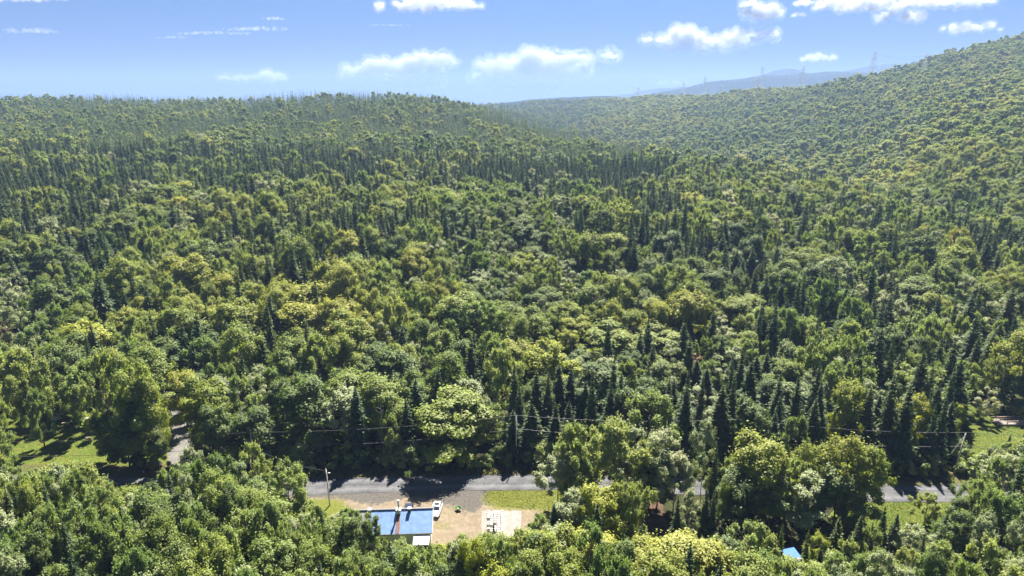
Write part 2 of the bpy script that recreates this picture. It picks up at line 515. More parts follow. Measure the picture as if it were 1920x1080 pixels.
# every prototype: crown mesh, trunk mesh, nominal height and radius (near and far versions)
PROTO, FAR = {}, {}
def add_proto(key, mat, bark, H, R, base, nb, nc, card, style, n):
    PROTO[key] = []; FAR[key] = []
    for i in range(n):
        V, Q, C = broadleaf(H, R, base, nb, nc, card, style)
        PROTO[key].append((np_mesh('crown', V, Q, M[mat]), trunk_mesh(H, base, C, .2 if style != 'loose' else .13, M[bark]), H, R))
    for i in range(3):
        V, Q, C = broadleaf(H, R, base, int(nb * .6), int(nc * .2), card * 2.1, style)
        FAR[key].append((np_mesh('crown', V, Q, M[mat]), None, H, R))
add_proto('maple', 'maple', 'bark', 15, 4.6, 3.6, 46, 15200, 0.220, 'round', 5)
add_proto('yellow', 'yellow', 'bark', 12, 3.6, 2.5, 36, 11200, 0.205, 'round', 2)
add_proto('ash', 'ash', 'bark', 15, 3.9, 3.2, 44, 13600, 0.205, 'upright', 4)
add_proto('birch', 'birch', 'palebark', 14, 3.6, 2.8, 42, 10880, 0.190, 'loose', 3)
add_proto('dark', 'dark', 'bark', 14, 4.0, 2.4, 40, 13600, 0.220, 'round', 3)
add_proto('redleaf', 'redleaf', 'bark', 9, 2.0, 2.0, 20, 2200, .25, 'loose', 1)
PROTO['spruce'], FAR['spruce'] = [], []
for i in range(5):
    H, R = 15, rng.uniform(2.5, 3.1)
    V, Q = spruce(H, R, 38, 12, 4)
    tm = MB().tube((0, 0, -.6), (0, 0, 8), .19, .1, 6).tube((0, 0, 8), (0, 0, 14.6), .1, .02, 5).mesh('trunk', M['bark'], True, False)
    PROTO['spruce'].append((np_mesh('crown', V, Q, M['spruce']), tm, H, R))
for i in range(3):
    V, Q = spruce(15, 2.8, 18, 8, 2)
    FAR['spruce'].append((np_mesh('crown', V, Q, M['spruce']), None, 15, 2.8))
PROTO['bush'], FAR['bush'] = [], []
for i in range(4):
    V, Q, C = broadleaf(4, 2.3, .3, 16, 2600, .22, 'round')
    PROTO['bush'].append((np_mesh('crown', V, Q, M['dark'] if i % 2 else M['ash']), None, 4, 2.3))
FAR['bush'] = PROTO['bush']

# ------------------------------------------------------------------ layout of clearings, road and belts
def poly_in(poly, x, y):
    x = np.asarray(x, float); y = np.asarray(y, float)
    c = np.zeros(x.shape, bool); n = len(poly)
    for i in range(n):
        x1, y1 = poly[i]; x2, y2 = poly[(i + 1) % n]
        if y1 == y2: continue
        k = ((y1 > y) != (y2 > y)) & (x < (x2 - x1) * (y - y1) / (y2 - y1) + x1)
        c ^= k
    return c

ROAD_PX = [(-500, 900), (-200, 905), (200, 908), (450, 914), (600, 913), (700, 909), (800, 907), (900, 905), (1000, 904), (1150, 907), (1300, 913), (1500, 921), (1700, 926), (1800, 924), (2000, 915), (2300, 905)]
ROAD = [at(*p) for p in ROAD_PX]
DRIVE_PX = [(352, 908), (344, 880), (342, 850), (345, 822), (347, 796), (340, 770), (322, 748), (290, 735)]
DRIVE = [at(*p) for p in DRIVE_PX]

def dist_path(P, X, Y):
    d = np.full(np.shape(X), 1e9)
    for a, b in zip(P[:-1], P[1:]):
        dx, dy = b.x - a.x, b.y - a.y; L = dx * dx + dy * dy
        t = np.clip(((X - a.x) * dx + (Y - a.y) * dy) / L, 0, 1)
        d = np.minimum(d, np.hypot(X - a.x - t * dx, Y - a.y - t * dy))
    return d

KEEP = [  # patches of the photograph where ground, road or house must stay in view
    [(322, 783), (368, 780), (366, 830), (350, 862), (330, 855), (326, 810)],
    [(316, 726), (338, 726), (338, 738), (316, 738)],
    [(98, 770), (140, 770), (190, 790), (182, 830), (120, 868), (40, 880), (30, 850), (100, 815)],
    [(575, 893), (1015, 888), (1025, 935), (985, 962), (972, 992), (912, 1000), (912, 962), (860, 985), (812, 1020), (795, 1015), (785, 997), (735, 996), (705, 960), (655, 953), (625, 925), (585, 925)],
    [(1642, 912), (1752, 912), (1752, 935), (1708, 940), (1705, 968), (1625, 978), (1650, 935)],
    [(1800, 772), (1842, 765), (1862, 795), (1900, 830), (1850, 842), (1822, 850)],
    [(1862, 783), (1925, 783), (1925, 803), (1862, 800)],
    [(1472, 1022), (1492, 1022), (1490, 1045), (1472, 1045)],
]
KEEP_POLES = [([(960, 778), (976, 778), (976, 868), (960, 868)], at(968, 867).y), ([(1380, 785), (1396, 785), (1396, 815), (1380, 815)], at(1388, 875).y), ([(470, 810), (486, 810), (486, 824), (470, 824)], at(478, 884).y), ([(1776, 808), (1802, 808), (1802, 880), (1780, 885)], at(1788, 886).y), ([(610, 878), (626, 878), (626, 940), (612, 940)], at(618, 947).y)]
ENV = [(-400, 880), (0, 872), (60, 885), (100, 872), (170, 872), (205, 895), (240, 915), (290, 900), (330, 868), (360, 842), (400, 840), (460, 828), (520, 845), (552, 872), (575, 925), (640, 962), (690, 970),
       (730, 1004), (790, 1022), (830, 1026), (860, 992), (900, 975), (915, 1002), (975, 1002), (990, 965), (1020, 945), (1100, 930), (1200, 965), (1245, 1010), (1300, 1005), (1350, 990), (1440, 1035), (1480, 1050),
       (1500, 1045), (1560, 1040), (1640, 1035), (1700, 1040), (1735, 1000), (1758, 940), (1800, 885), (1830, 860), (1870, 845), (1920, 832), (2300, 820)]
ex, ey = zip(*ENV)
EDGE = [(-600, 770), (300, 772), (316, 730), (372, 735), (378, 868), (560, 868), (1020, 866), (1640, 880), (1786, 884), (1796, 760), (1858, 762), (1862, 776), (2400, 776)]
gx, gy = zip(*EDGE)

HAND = [  # column, top row, base row, crown width in px, sort, tint
    (1075, 797, 948, 92, 'ash', .6), (1150, 789, 943, 112, 'ash', .9), (1186, 800, 950, 80, 'birch', .2), (1046, 850, 962, 74, 'birch', .4), (1085, 862, 968, 70, 'ash', .2),
    (1232, 806, 946, 84, 'birch', .6), (1212, 826, 952, 66, 'dark', .8), (1262, 850, 958, 66, 'birch', .8), (1312, 788, 948, 56, 'birch', .1), (1334, 836, 955, 28, 'spruce', .3),
    (1412, 815, 966, 122, 'maple', .7), (1385, 850, 968, 80, 'ash', .5), (1470, 858, 976, 92, 'ash', .6), (1515, 832, 955, 70, 'maple', .6), (1572, 813, 978, 92, 'maple', .8),
    (1612, 838, 976, 76, 'maple', .5), (1502, 885, 992, 90, 'birch', .2), (1372, 882, 990, 80, 'dark', .3), (1440, 890, 992, 84, 'dark', .6), (1560, 880, 996, 90, 'dark', .7),
    (1050, 925, 1012, 17, 'spruce', .1), (1068, 918, 1030, 78, 'birch', .1), (1122, 912, 1032, 80, 'yellow', .4), (1176, 904, 1036, 76, 'ash', .7), (1160, 905, 1028, 60, 'maple', .7),
    (1290, 916, 1012, 46, 'birch', .6), (1266, 928, 1020, 26, 'spruce', .3), (1318, 912, 1006, 30, 'spruce', .7), (1332, 920, 1010, 26, 'spruce', .4), (1385, 918, 1012, 36, 'spruce', .5), (1352, 905, 1000, 30, 'maple', .3),
    (1092, 1002, 1100, 110, 'yellow', .8), (1130, 1018, 1110, 90, 'yellow', .5), (1042, 985, 1080, 84, 'birch', .1), (1275, 1004, 1130, 150, 'maple', .9), (1200, 1018, 1120, 100, 'maple', .8),
    (1400, 982, 1092, 92, 'ash', .5), (1345, 1030, 1125, 90, 'maple', .8), (1455, 980, 1092, 24, 'spruce', .8), (1503, 992, 1096, 24, 'spruce', .9), (1430, 1000, 1100, 60, 'ash', .8),
    (1560, 968, 1070, 40, 'spruce', .7), (1598, 965, 1078, 46, 'spruce', .9), (1645, 948, 1045, 30, 'spruce', .2), (1668, 962, 1056, 44, 'spruce', .5), (1757, 960, 1068, 40, 'spruce', .4), (1622, 978, 1075, 28, 'spruce', .3), (1716, 1002, 1098, 30, 'spruce', .6), (1580, 1000, 1095, 30, 'spruce', .3), (1905, 940, 1030, 34, 'spruce', .4), (1850, 985, 1080, 36, 'spruce', .6), (1746, 990, 1096, 46, 'spruce', .8),
    (1530, 1018, 1100, 28, 'spruce', .6), (1522, 998, 1076, 40, 'yellow', .1), (1732, 925, 985, 52, 'ash', .9), (1790, 930, 1000, 44, 'dark', .5), (1895, 880, 960, 30, 'spruce', .7), (1890, 905, 975, 26, 'spruce', .5),
    (1829, 915, 990, 10, 'spruce', .1), (1702, 985, 1075, 60, 'birch', .3), (1622, 990, 1085, 50, 'ash', .4), (1580, 1012, 1100, 60, 'ash', .8), (1690, 1030, 1125, 60, 'ash', .9), (1475, 1046, 1130, 40, 'dark', .4),
    (222, 662, 868, 76, 'ash', .7), (262, 668, 872, 92, 'maple', .4), (290, 705, 868, 62, 'maple', .6), (185, 675, 800, 84, 'ash', .3), (145, 688, 786, 76, 'ash', .4), (212, 764, 866, 56, 'dark', .7), (262, 712, 880, 34, 'spruce', .3),
    (245, 780, 885, 60, 'dark', .3), (84, 728, 838, 44, 'ash', .3), (60, 655, 800, 84, 'ash', .8), (10, 655, 790, 80, 'ash', .7), (4, 735, 850, 50, 'ash', .6), (-30, 700, 860, 80, 'ash', .4), (90, 690, 795, 70, 'ash', .5), (6, 800, 905, 60, 'ash', .4), (300, 800, 890, 44, 'dark', .8),
    (352, 696, 800, 74, 'maple', .9), (395, 705, 850, 90, 'maple', .5), (410, 760, 872, 70, 'dark', .5),
    (1843, 727, 788, 38, 'birch', .9), (1884, 832, 880, 46, 'ash', .5), (1930, 826, 880, 60, 'maple', .8), (1858, 838, 886, 40, 'dark', .8), (1903, 763, 786, 28, 'yellow', .3), (1890, 813, 838, 10, 'spruce', .1), (1916, 806, 842, 18, 'spruce', .3), (1786, 755, 815, 32, 'yellow', .2), (1778, 785, 842, 28, 'yellow', .1), (1752, 735, 872, 34, 'spruce', .3), (1735, 755, 876, 30, 'spruce', .2),
    (240, 952, 1050, 38, 'yellow', .2), (500, 1018, 1110, 30, 'spruce', .6), (385, 1040, 1120, 28, 'spruce', .9), (926, 978, 1050, 19, 'spruce', .1), (788, 1015, 1090, 24, 'spruce', .4), (690, 1035, 1110, 20, 'spruce', .4), (606, 1038, 1120, 24, 'spruce', .6), (632, 1045, 1125, 26, 'spruce', .8),
    (545, 868, 985, 92, 'ash', .5), (480, 832, 950, 70, 'ash', .7), (365, 838, 935, 44, 'birch', .5), (172, 870, 975, 80, 'ash', .8), (110, 875, 985, 90, 'ash', .7), (660, 952, 1035, 60, 'ash', .3), (700, 966, 1050, 40, 'dark', .8), (330, 880, 980, 60, 'ash', .4),
    (940, 652, 782, 74, 'ash', .7), (20, 605, 690, 18, 'redleaf', .2), (1784, 430, 470, 10, 'redleaf', .9), (985, 742, 772, 10, 'yellow', .4), (1700, 740, 850, 62, 'maple', .9), (1575, 715, 850, 70, 'maple', .7),
]
T = []          # x, y, z, height, radius, sort, tint, hand
for px, pt, pb, wpx, sp, ti in HAND:
    b = at(px, pb); _, _, D = project(b.x, b.y, 8)
    if sp == 'redleaf' and pb < 600: b = Vector((*(atY(px, pb, 270).xy), 0)); D = 285; b.z = float(terrain(b.x, b.y))
    h = atY(px, pt, b.y).z - b.z
    T.append([b.x, b.y, b.z, max(2.5, h), max(.5, wpx * .5 * D / F), sp, ti, True])
nhand = len(T)

HOUSE = (-32.5, -14.0, 116.0, 126.5)   # house footprint, filled in by the yard too
def cell_scatter(y0, y1, cell, jit=.42):
    out = []
    y = y0
    while y < y1:
        xm = .80 * y + 30
        xs = np.arange(-xm, xm, cell)
        out.append(np.stack([xs + rng.uniform(-jit, jit, len(xs)) * cell, np.full(len(xs), y) + rng.uniform(-jit, jit, len(xs)) * cell], 1))
        y += cell
    return np.concatenate(out)

def species_at(X, Y, PX, PY):
    """which sort of tree grows where: stands of spruce, of maple, of mixed pale trees"""
    n1 = vnoise(X, Y, 70, 11) + .6 * vnoise(X, Y, 28, 12) + .5 * vnoise(X, Y, 11, 15)
    n2 = vnoise(X, Y, 85, 13) + .6 * vnoise(X, Y, 30, 14)
    u = X / np.maximum(Y, 1)
    ps = np.full(X.shape, .25)
    ps += np.where((Y > 300) & (u < .25), .12, 0) + np.where((Y > 250) & (u < -.35), .08, 0) + np.where((Y > 420) & (u < .2), .32, 0)
    hill = np.clip((u - .12 - 60 / np.maximum(Y, 1)) * 4, 0, 1) * np.clip((Y - 350) / 250, 0, 1)
    hill = np.where(Y > 900, np.clip((u - .02) * 6, 0, 1), hill)
    ps = ps * (1 - hill * .86) + n1 * .42 * (1 - hill * .75)
    mband = np.exp(-((PX - 620) / 330) ** 2 - ((PY - 540) / 95) ** 2) + .8 * np.exp(-((PX - 1250) / 260) ** 2 - ((PY - 560) / 60) ** 2)
    ps -= mband * .38
    ps += .05 * np.exp(-((PX - 1600) / 260) ** 2 - ((PY - 640) / 110) ** 2) + .15 * np.exp(-((PX - 120) / 180) ** 2 - ((PY - 560) / 90) ** 2)
    crest = np.interp(PX, [920, 1000, 1100, 1250, 1400, 1550, 1640, 1700], [205, 224, 250, 274, 296, 330, 352, 380])
    ps += .62 * np.exp(-((PY - crest - 8) / 14) ** 2) * (PX > 900) * (PX < 1700) * (Y < 1080 - (PX - 1000).clip(0, 700) * .95) + .28 * np.exp(-((PX - 130) / 190) ** 2 - ((PY - 490) / 90) ** 2)
    pm = .30 + n2 * .25 + mband * .75 + hill * .32
    r = rng.random(X.shape); q = rng.random(X.shape); k = rng.random(X.shape)
    sp = np.where(r < ps, 'spruce', np.where(q < pm, 'maple', np.where(k < .42, 'ash', np.where(k < .68, 'birch', 'dark'))))
    sp = np.where((sp == 'maple') & (rng.random(X.shape) < .045 + .06 * mband), 'yellow', sp)
    sp = np.where(rng.random(X.shape) < .002, 'redleaf', sp)
    ti = np.clip(.45 + n2 * .25 + rng.normal(0, .25, X.shape) + .25 * mband + hill * .1, 0, 1)
    return sp, ti, hill

# foreground belt on this side of the road
P = cell_scatter(58, 150, 4.3)
X, Y = P[:, 0], P[:, 1]
PX, PY, D = project(X, Y, np.zeros(len(X)))
sp, ti, _ = species_at(X, Y, PX, np.full(len(X), 300.))
droad = dist_path(ROAD, X, Y); ddr = dist_path(DRIVE, X, Y)
roadrow = np.interp(PX, [p[0] for p in ROAD_PX], [p[1] for p in ROAD_PX])
HX = np.array([t[0] for t in T]); HY = np.array([t[1] for t in T]); HRr = np.array([t[4] for t in T])
def near_hand(x, y, r, f=.62):
    return bool((np.hypot(HX - x, HY - y) < (HRr + r) * f).any())
for i in range(len(X)):
    if PY[i] < roadrow[i] + 8 or droad[i] < 4.5 or ddr[i] < 4: continue
    s = sp[i]
    if s == 'spruce' and rng.random() < .45: s = 'ash'
    if s == 'redleaf': s = 'birch'
    if s == 'dark' and rng.random() < .5: s = 'ash'
    r = {'spruce': 1.9, 'maple': 3.9, 'yellow': 2.6, 'ash': 3.3, 'birch': 3.1, 'dark': 3.2}[s] * rng.uniform(.75, 1.2)
    _, _, Dm = project(X[i], Y[i], 10.)
    w = r * F / Dm * .75
    e = max(np.interp(PX[i] + k * w, ex, ey) for k in (-1, -.5, 0, .5, 1))
    hmax = float(atY(PX[i], e, Y[i]).z) + rng.uniform(-.8, .6)
    h = min(hmax, rng.uniform(10.5, 16.5) * (1.05 if s == 'spruce' else 1))
    if h < 2.6 or near_hand(X[i], Y[i], r, .5): continue
    if h < 7: r = min(r, h * .42)
    if h < 4.5: s = 'bush'; r = min(2.6, h * .6)
    if HOUSE[0] - r < X[i] < HOUSE[1] + r * .8 and HOUSE[2] - r * .7 < Y[i] < HOUSE[3] + 12: continue
    T.append([X[i], Y[i], 0., h, r, s, ti[i], False])

# the forest beyond the road, row by row to the skyline
CELLH = {}
def fits(x, y, r, k):
    """keeps crowns apart by a share of their radii (hash of 8 m cells)"""
    i, j = int(x // 8), int(y // 8)
    for a in (-1, 0, 1):
        for b in (-1, 0, 1):
            for (x2, y2, r2) in CELLH.get((i + a, j + b), ()):
                if (x - x2) ** 2 + (y - y2) ** 2 < (k * (r + r2)) ** 2: return False
    CELLH.setdefault((i, j), []).append((x, y, r)); return True
for t in T:
    if t[1] > 125: CELLH.setdefault((int(t[0] // 8), int(t[1] // 8)), []).append((t[0], t[1], t[4]))
def forest_rows(y0, y1, cell, k):
    P = cell_scatter(y0, y1, cell)
    rng.shuffle(P)
    X, Y = P[:, 0], P[:, 1]
    Z = terrain(X, Y)
    PX, PY, D = project(X, Y, Z)
    _, PT, _ = project(X, Y, Z + 14)
    sp, ti, hill = species_at(X, Y, PX, PT)
    droad = dist_path(ROAD, X, Y); ddr = dist_path(DRIVE, X, Y)
    edge = np.interp(PX, gx, gy)
    big = vnoise(X, Y, 60, 31)
    for i in range(len(X)):
        if PY[i] > edge[i] or PX[i] < -160 or PX[i] > 2080: continue
        if Y[i] < 260 and (droad[i] < 6.5 or ddr[i] < 4.2): continue
        s = sp[i]
        h = {'spruce': 17.8, 'maple': 14.5, 'yellow': 12.5, 'ash': 15, 'birch': 13.5, 'dark': 13.5, 'redleaf': 10}[s] * rng.uniform(.72, 1.22) * (1 + .10 * big[i])
        r = {'spruce': 3.3, 'maple': 5.6, 'yellow': 4.3, 'ash': 4.7, 'birch': 4.2, 'dark': 5.1, 'redleaf': 1.8}[s] * float(np.clip(rng.lognormal(0, .28), .55, 1.7))
        if Y[i] > 650 and hill[i] < .5 and s != 'spruce': r *= .84
        if s != 'spruce': h *= min(1.18, max(.85, (r / 4.6) ** .55))
        if hill[i] > .5 and s != 'spruce': f_ = 1.3 if Y[i] < 950 else 1.12; r *= f_; h *= 1.2
        if Y[i] < 205 and edge[i] - PY[i] < 12: h *= rng.uniform(.85, 1.05); r *= .85
        if not fits(X[i], Y[i], r, k + (.08 if hill[i] > .5 else 0)): continue
        T.append([X[i], Y[i], float(Z[i]), h, r, s, ti[i], False])
forest_rows(138, 330, 3.6, .64)
forest_rows(330, 620, 4.2, .64)
forest_rows(620, 1000, 5.0, .64)
forest_rows(1000, 1640, 6.5, .64)
forest_rows(1640, 2700, 9.5, .3)

# bushes along the foot of the forest edge and the verges
for k in range(150):
    px = rng.uniform(378, 1790) if k < 120 else rng.uniform(1790, 1925)
    row = np.interp(px, gx, gy) + rng.uniform(-4, 9) if px < 1786 else rng.uniform(835, 900)
    if 1640 < px < 1786: row = rng.uniform(874, 892)
    b = at(px, row); h = rng.uniform(2.6, 6.0)
    if px > 1786: h = rng.uniform(3, 7)
    T.append([b.x, b.y, 0., h, h * rng.uniform(.45, .62), 'bush', rng.random(), False])

def blocks_view(x, y, z, h, r, s):
    """does this tree stand on, or in front of, a patch that must stay in view?"""
    px, pb, D = project(x, y, z)
    if px < -200 or px > 2120: return False
    w = r * F / D * (.8 if s != 'spruce' else .5)
    lo = z + h * (.12 if s in ('bush', 'spruce') else .24)
    _, p1, _ = project(x, y, lo); _, p2, _ = project(x, y, z + h)
    xs, ys_ = [], []
    for a in (-1, -.5, 0, .5, 1):
        for b in (0, .2, .4, .6, .8, 1):
            ww = w * (1 if b < .7 else (.75 if b < .95 else .35))
            xs.append(px + a * ww); ys_.append(p1 + (p2 - p1) * b)
    xs.append(px); ys_.append(pb)
    for poly in KEEP:
        if poly_in(poly, xs, ys_).any(): return True
    for poly, ymax in KEEP_POLES:
        if y < ymax and poly_in(poly, xs, ys_).any(): return True
    return False
T2 = []
for k, t in enumerate(T):
    if k >= nhand and t[1] < 230 and blocks_view(t[0], t[1], t[2], t[3], t[4], t[5]): continue
    if k >= nhand and t[1] >= 125 and t[1] < 230 and near_hand(t[0], t[1], t[4], .45): continue
    T2.append(t)
T = T2

# ------------------------------------------------------------------ which trees show, and how large
order = sorted(range(len(T)), key=lambda i: T[i][1])
sky_row = np.full(1920 // 4, 1080.0)
vis = np.zeros(len(T))
for i in order:
    x, y, z, h, r, s, ti, hd = T[i]
    px, pb, D = project(x, y, z)
    _, pt, _ = project(x, y, z + h)
    w = r * F / D
    a, b = int((px - w) // 4), int((px + w) // 4) + 1
    a2, b2 = max(0, a), min(len(sky_row), b)
    if b2 <= a2 or pt > 1075: continue
    c = (np.arange(a2, b2) + .5) * 4
    d = np.clip(np.abs(c - px) / w, 0, 1)
    top = pt + (pb - pt) * (.5 * d ** 2.2 if s != 'spruce' else .85 * d)
    bot = np.minimum(sky_row[a2:b2], pb - (pb - pt) * .1)
    vis[i] = np.maximum(0, bot - top).sum() * 4
    sky_row[a2:b2] = np.minimum(sky_row[a2:b2], top + (pb - pt) * .12)
cls = lambda s: 'spruce_tree' if s == 'spruce' else ('shrub' if s == 'bush' else 'broadleaf_tree')
single = set()
for kind, most in (('spruce_tree', 285), ('broadleaf_tree', 295), ('shrub', 90)):
    ids = [i for i in range(len(T)) if cls(T[i][5]) == kind and vis[i] > 60]
    ids.sort(key=lambda i: -vis[i])
    single |= set(ids[:most])
rest = [i for i in range(len(T)) if i not in single and (vis[i] > 0 or T[i][1] < 260)]
print('trees', len(T), 'singles', len(single), 'rest', len(rest))

TREES = []      # (object, index, class) for the labels written at the end
PARTNAME = {'spruce_tree': 'spruce_tree', 'broadleaf_tree': 'broadleaf_tree', 'shrub': 'shrub'}
for i in sorted(single, key=lambda i: -vis[i]):
    x, y, z, h, r, s, ti, hd = T[i]
    crown, trunk, H0, R0 = PROTO[s][int(rng.integers(len(PROTO[s])))]
    k = cls(s)
    root = empty(k, (x, y, z - .05), rng.uniform(0, 6.28))
    root.scale = (r / R0, r / R0 * rng.uniform(.92, 1.08), h / H0)
    c = add_mesh('crown' if k != 'shrub' else 'foliage', crown, root); c['tint'] = float(ti)
    if trunk: add_mesh('trunk', trunk, root)
    else:
        st = MB()
        for q in range(3): st.tube((0, 0, -.2), (random.uniform(-.9, .9), random.uniform(-.9, .9), 2.4), .06, .02, 4)
        if 'stem_me' not in globals(): stem_me = st.mesh('stem', M['bark'], fix=False)
        add_mesh('stem', stem_me, root)
    TREES.append((root, i, k))

# the rest of the wood: one object per class, trees instanced on points
def forest_stuff(name, ids, sorts):
    """one object whose geometry nodes put a tree on every point"""
    lib, key2idx = [], {}
    for s in sorts:
        for lvl, src in (('n', PROTO), ('f', FAR)):
            key2idx[(s, lvl)] = []
            for crown, trunk, H0, R0 in src[s]:
                me = crown
                if trunk and lvl == 'n':
                    bm = bmesh.new(); bm.from_mesh(crown); nf = len(bm.faces); bm.from_mesh(trunk)
                    bm.faces.ensure_lookup_table()
                    for f in bm.faces[nf:]: f.material_index = 1
                    me = bpy.data.meshes.new('tree'); bm.to_mesh(me); bm.free()
                    me.materials.append(crown.materials[0]); me.materials.append(trunk.materials[0])
                key2idx[(s, lvl)].append((len(lib), H0, R0))
                lib.append(bpy.data.objects.new('%s_%02d' % (name, len(lib)), me))
    n = len(ids)
    co = np.zeros((n, 3), np.float32); sc = np.zeros((n, 3), np.float32); ro = np.zeros((n, 3), np.float32); ix = np.zeros(n, np.int32); ti = np.zeros(n, np.float32)
    for q, i in enumerate(ids):
        x, y, z, h, r, s, t_, hd = T[i]
        opts = key2idx[(s, 'n' if y < 560 else 'f')]
        k, H0, R0 = opts[int(rng.integers(len(opts)))]
        co[q] = (x, y, z - .1); sc[q] = (r / R0, r / R0, h / H0); ro[q] = (0, 0, rng.uniform(0, 6.28)); ix[q] = k; ti[q] = t_
    me = bpy.data.meshes.new(name); me.vertices.add(n); me.vertices.foreach_set('co', co.ravel())
    for nm, ty, ar, f in (('scl', 'FLOAT_VECTOR', sc, 'vector'), ('rot', 'FLOAT_VECTOR', ro, 'vector'), ('pick', 'INT', ix, 'value'), ('tint', 'FLOAT', ti, 'value')):
        a = me.attributes.new(nm, ty, 'POINT'); a.data.foreach_set(f, ar.ravel())
    me.update()
    o = add_mesh(name, me)
    ng = bpy.data.node_groups.new(name, 'GeometryNodeTree')
    ng.interface.new_socket('Geometry', in_out='INPUT', socket_type='NodeSocketGeometry')
    ng.interface.new_socket('Geometry', in_out='OUTPUT', socket_type='NodeSocketGeometry')
    N, L = ng.nodes, ng.links
    gi, go = N.new('NodeGroupInput'), N.new('NodeGroupOutput')
    iop = N.new('GeometryNodeInstanceOnPoints'); iop.inputs['Pick Instance'].default_value = True
    jn = N.new('GeometryNodeJoinGeometry')
    for ob in reversed(lib):
        oi = N.new('GeometryNodeObjectInfo'); oi.inputs['Object'].default_value = ob; oi.inputs['As Instance'].default_value = True
        L.new(oi.outputs['Geometry'], jn.inputs[0])
    def attr(nm, ty):
        a = N.new('GeometryNodeInputNamedAttribute'); a.data_type = ty; a.inputs[0].default_value = nm; return a.outputs[0]
    L.new(gi.outputs[0], iop.inputs['Points']); L.new(jn.outputs[0], iop.inputs['Instance'])
    L.new(attr('pick', 'INT'), iop.inputs['Instance Index'])
    e2r = N.new('FunctionNodeEulerToRotation'); L.new(attr('rot', 'FLOAT_VECTOR'), e2r.inputs[0]); L.new(e2r.outputs[0], iop.inputs['Rotation'])
    L.new(attr('scl', 'FLOAT_VECTOR'), iop.inputs['Scale'])
    L.new(iop.outputs[0], go.inputs[0])
    md = o.modifiers.new('trees', 'NODES'); md.node_group = ng
    return o

BS = ['maple', 'yellow', 'ash', 'birch', 'dark', 'redleaf']
fb = forest_stuff('broadleaf_forest', [i for i in rest if T[i][5] in BS], BS)
tag(fb, 'mixed green broadleaf forest covering the slopes up to the skyline', 'forest', kind='stuff')
fs = forest_stuff('spruce_forest', [i for i in rest if T[i][5] == 'spruce'], ['spruce'])
tag(fs, 'dark pointed spruces scattered through the broadleaf forest up to the skyline', 'forest', kind='stuff')
fu = forest_stuff('undergrowth', [i for i in rest if T[i][5] == 'bush'], ['bush'])
tag(fu, 'low green undergrowth along the forest edge', 'undergrowth', kind='stuff')
# ------------------------------------------------------------------ sheets of the yard, road, lawns
def catmull(P, n=8):
    P = [Vector(p) for p in P]; out = []
    Q = [P[0] * 2 - P[1]] + P + [P[-1] * 2 - P[-2]]
    for i in range(1, len(Q) - 2):
        for k in range(n):
            t = k / n
            a, b, c, d = Q[i - 1], Q[i], Q[i + 1], Q[i + 2]
            out.append(.5 * ((2 * b) + (c - a) * t + (2 * a - 5 * b + 4 * c - d) * t * t + (3 * b - a - 3 * c + d) * t ** 3))
    out.append(P[-1]); return out

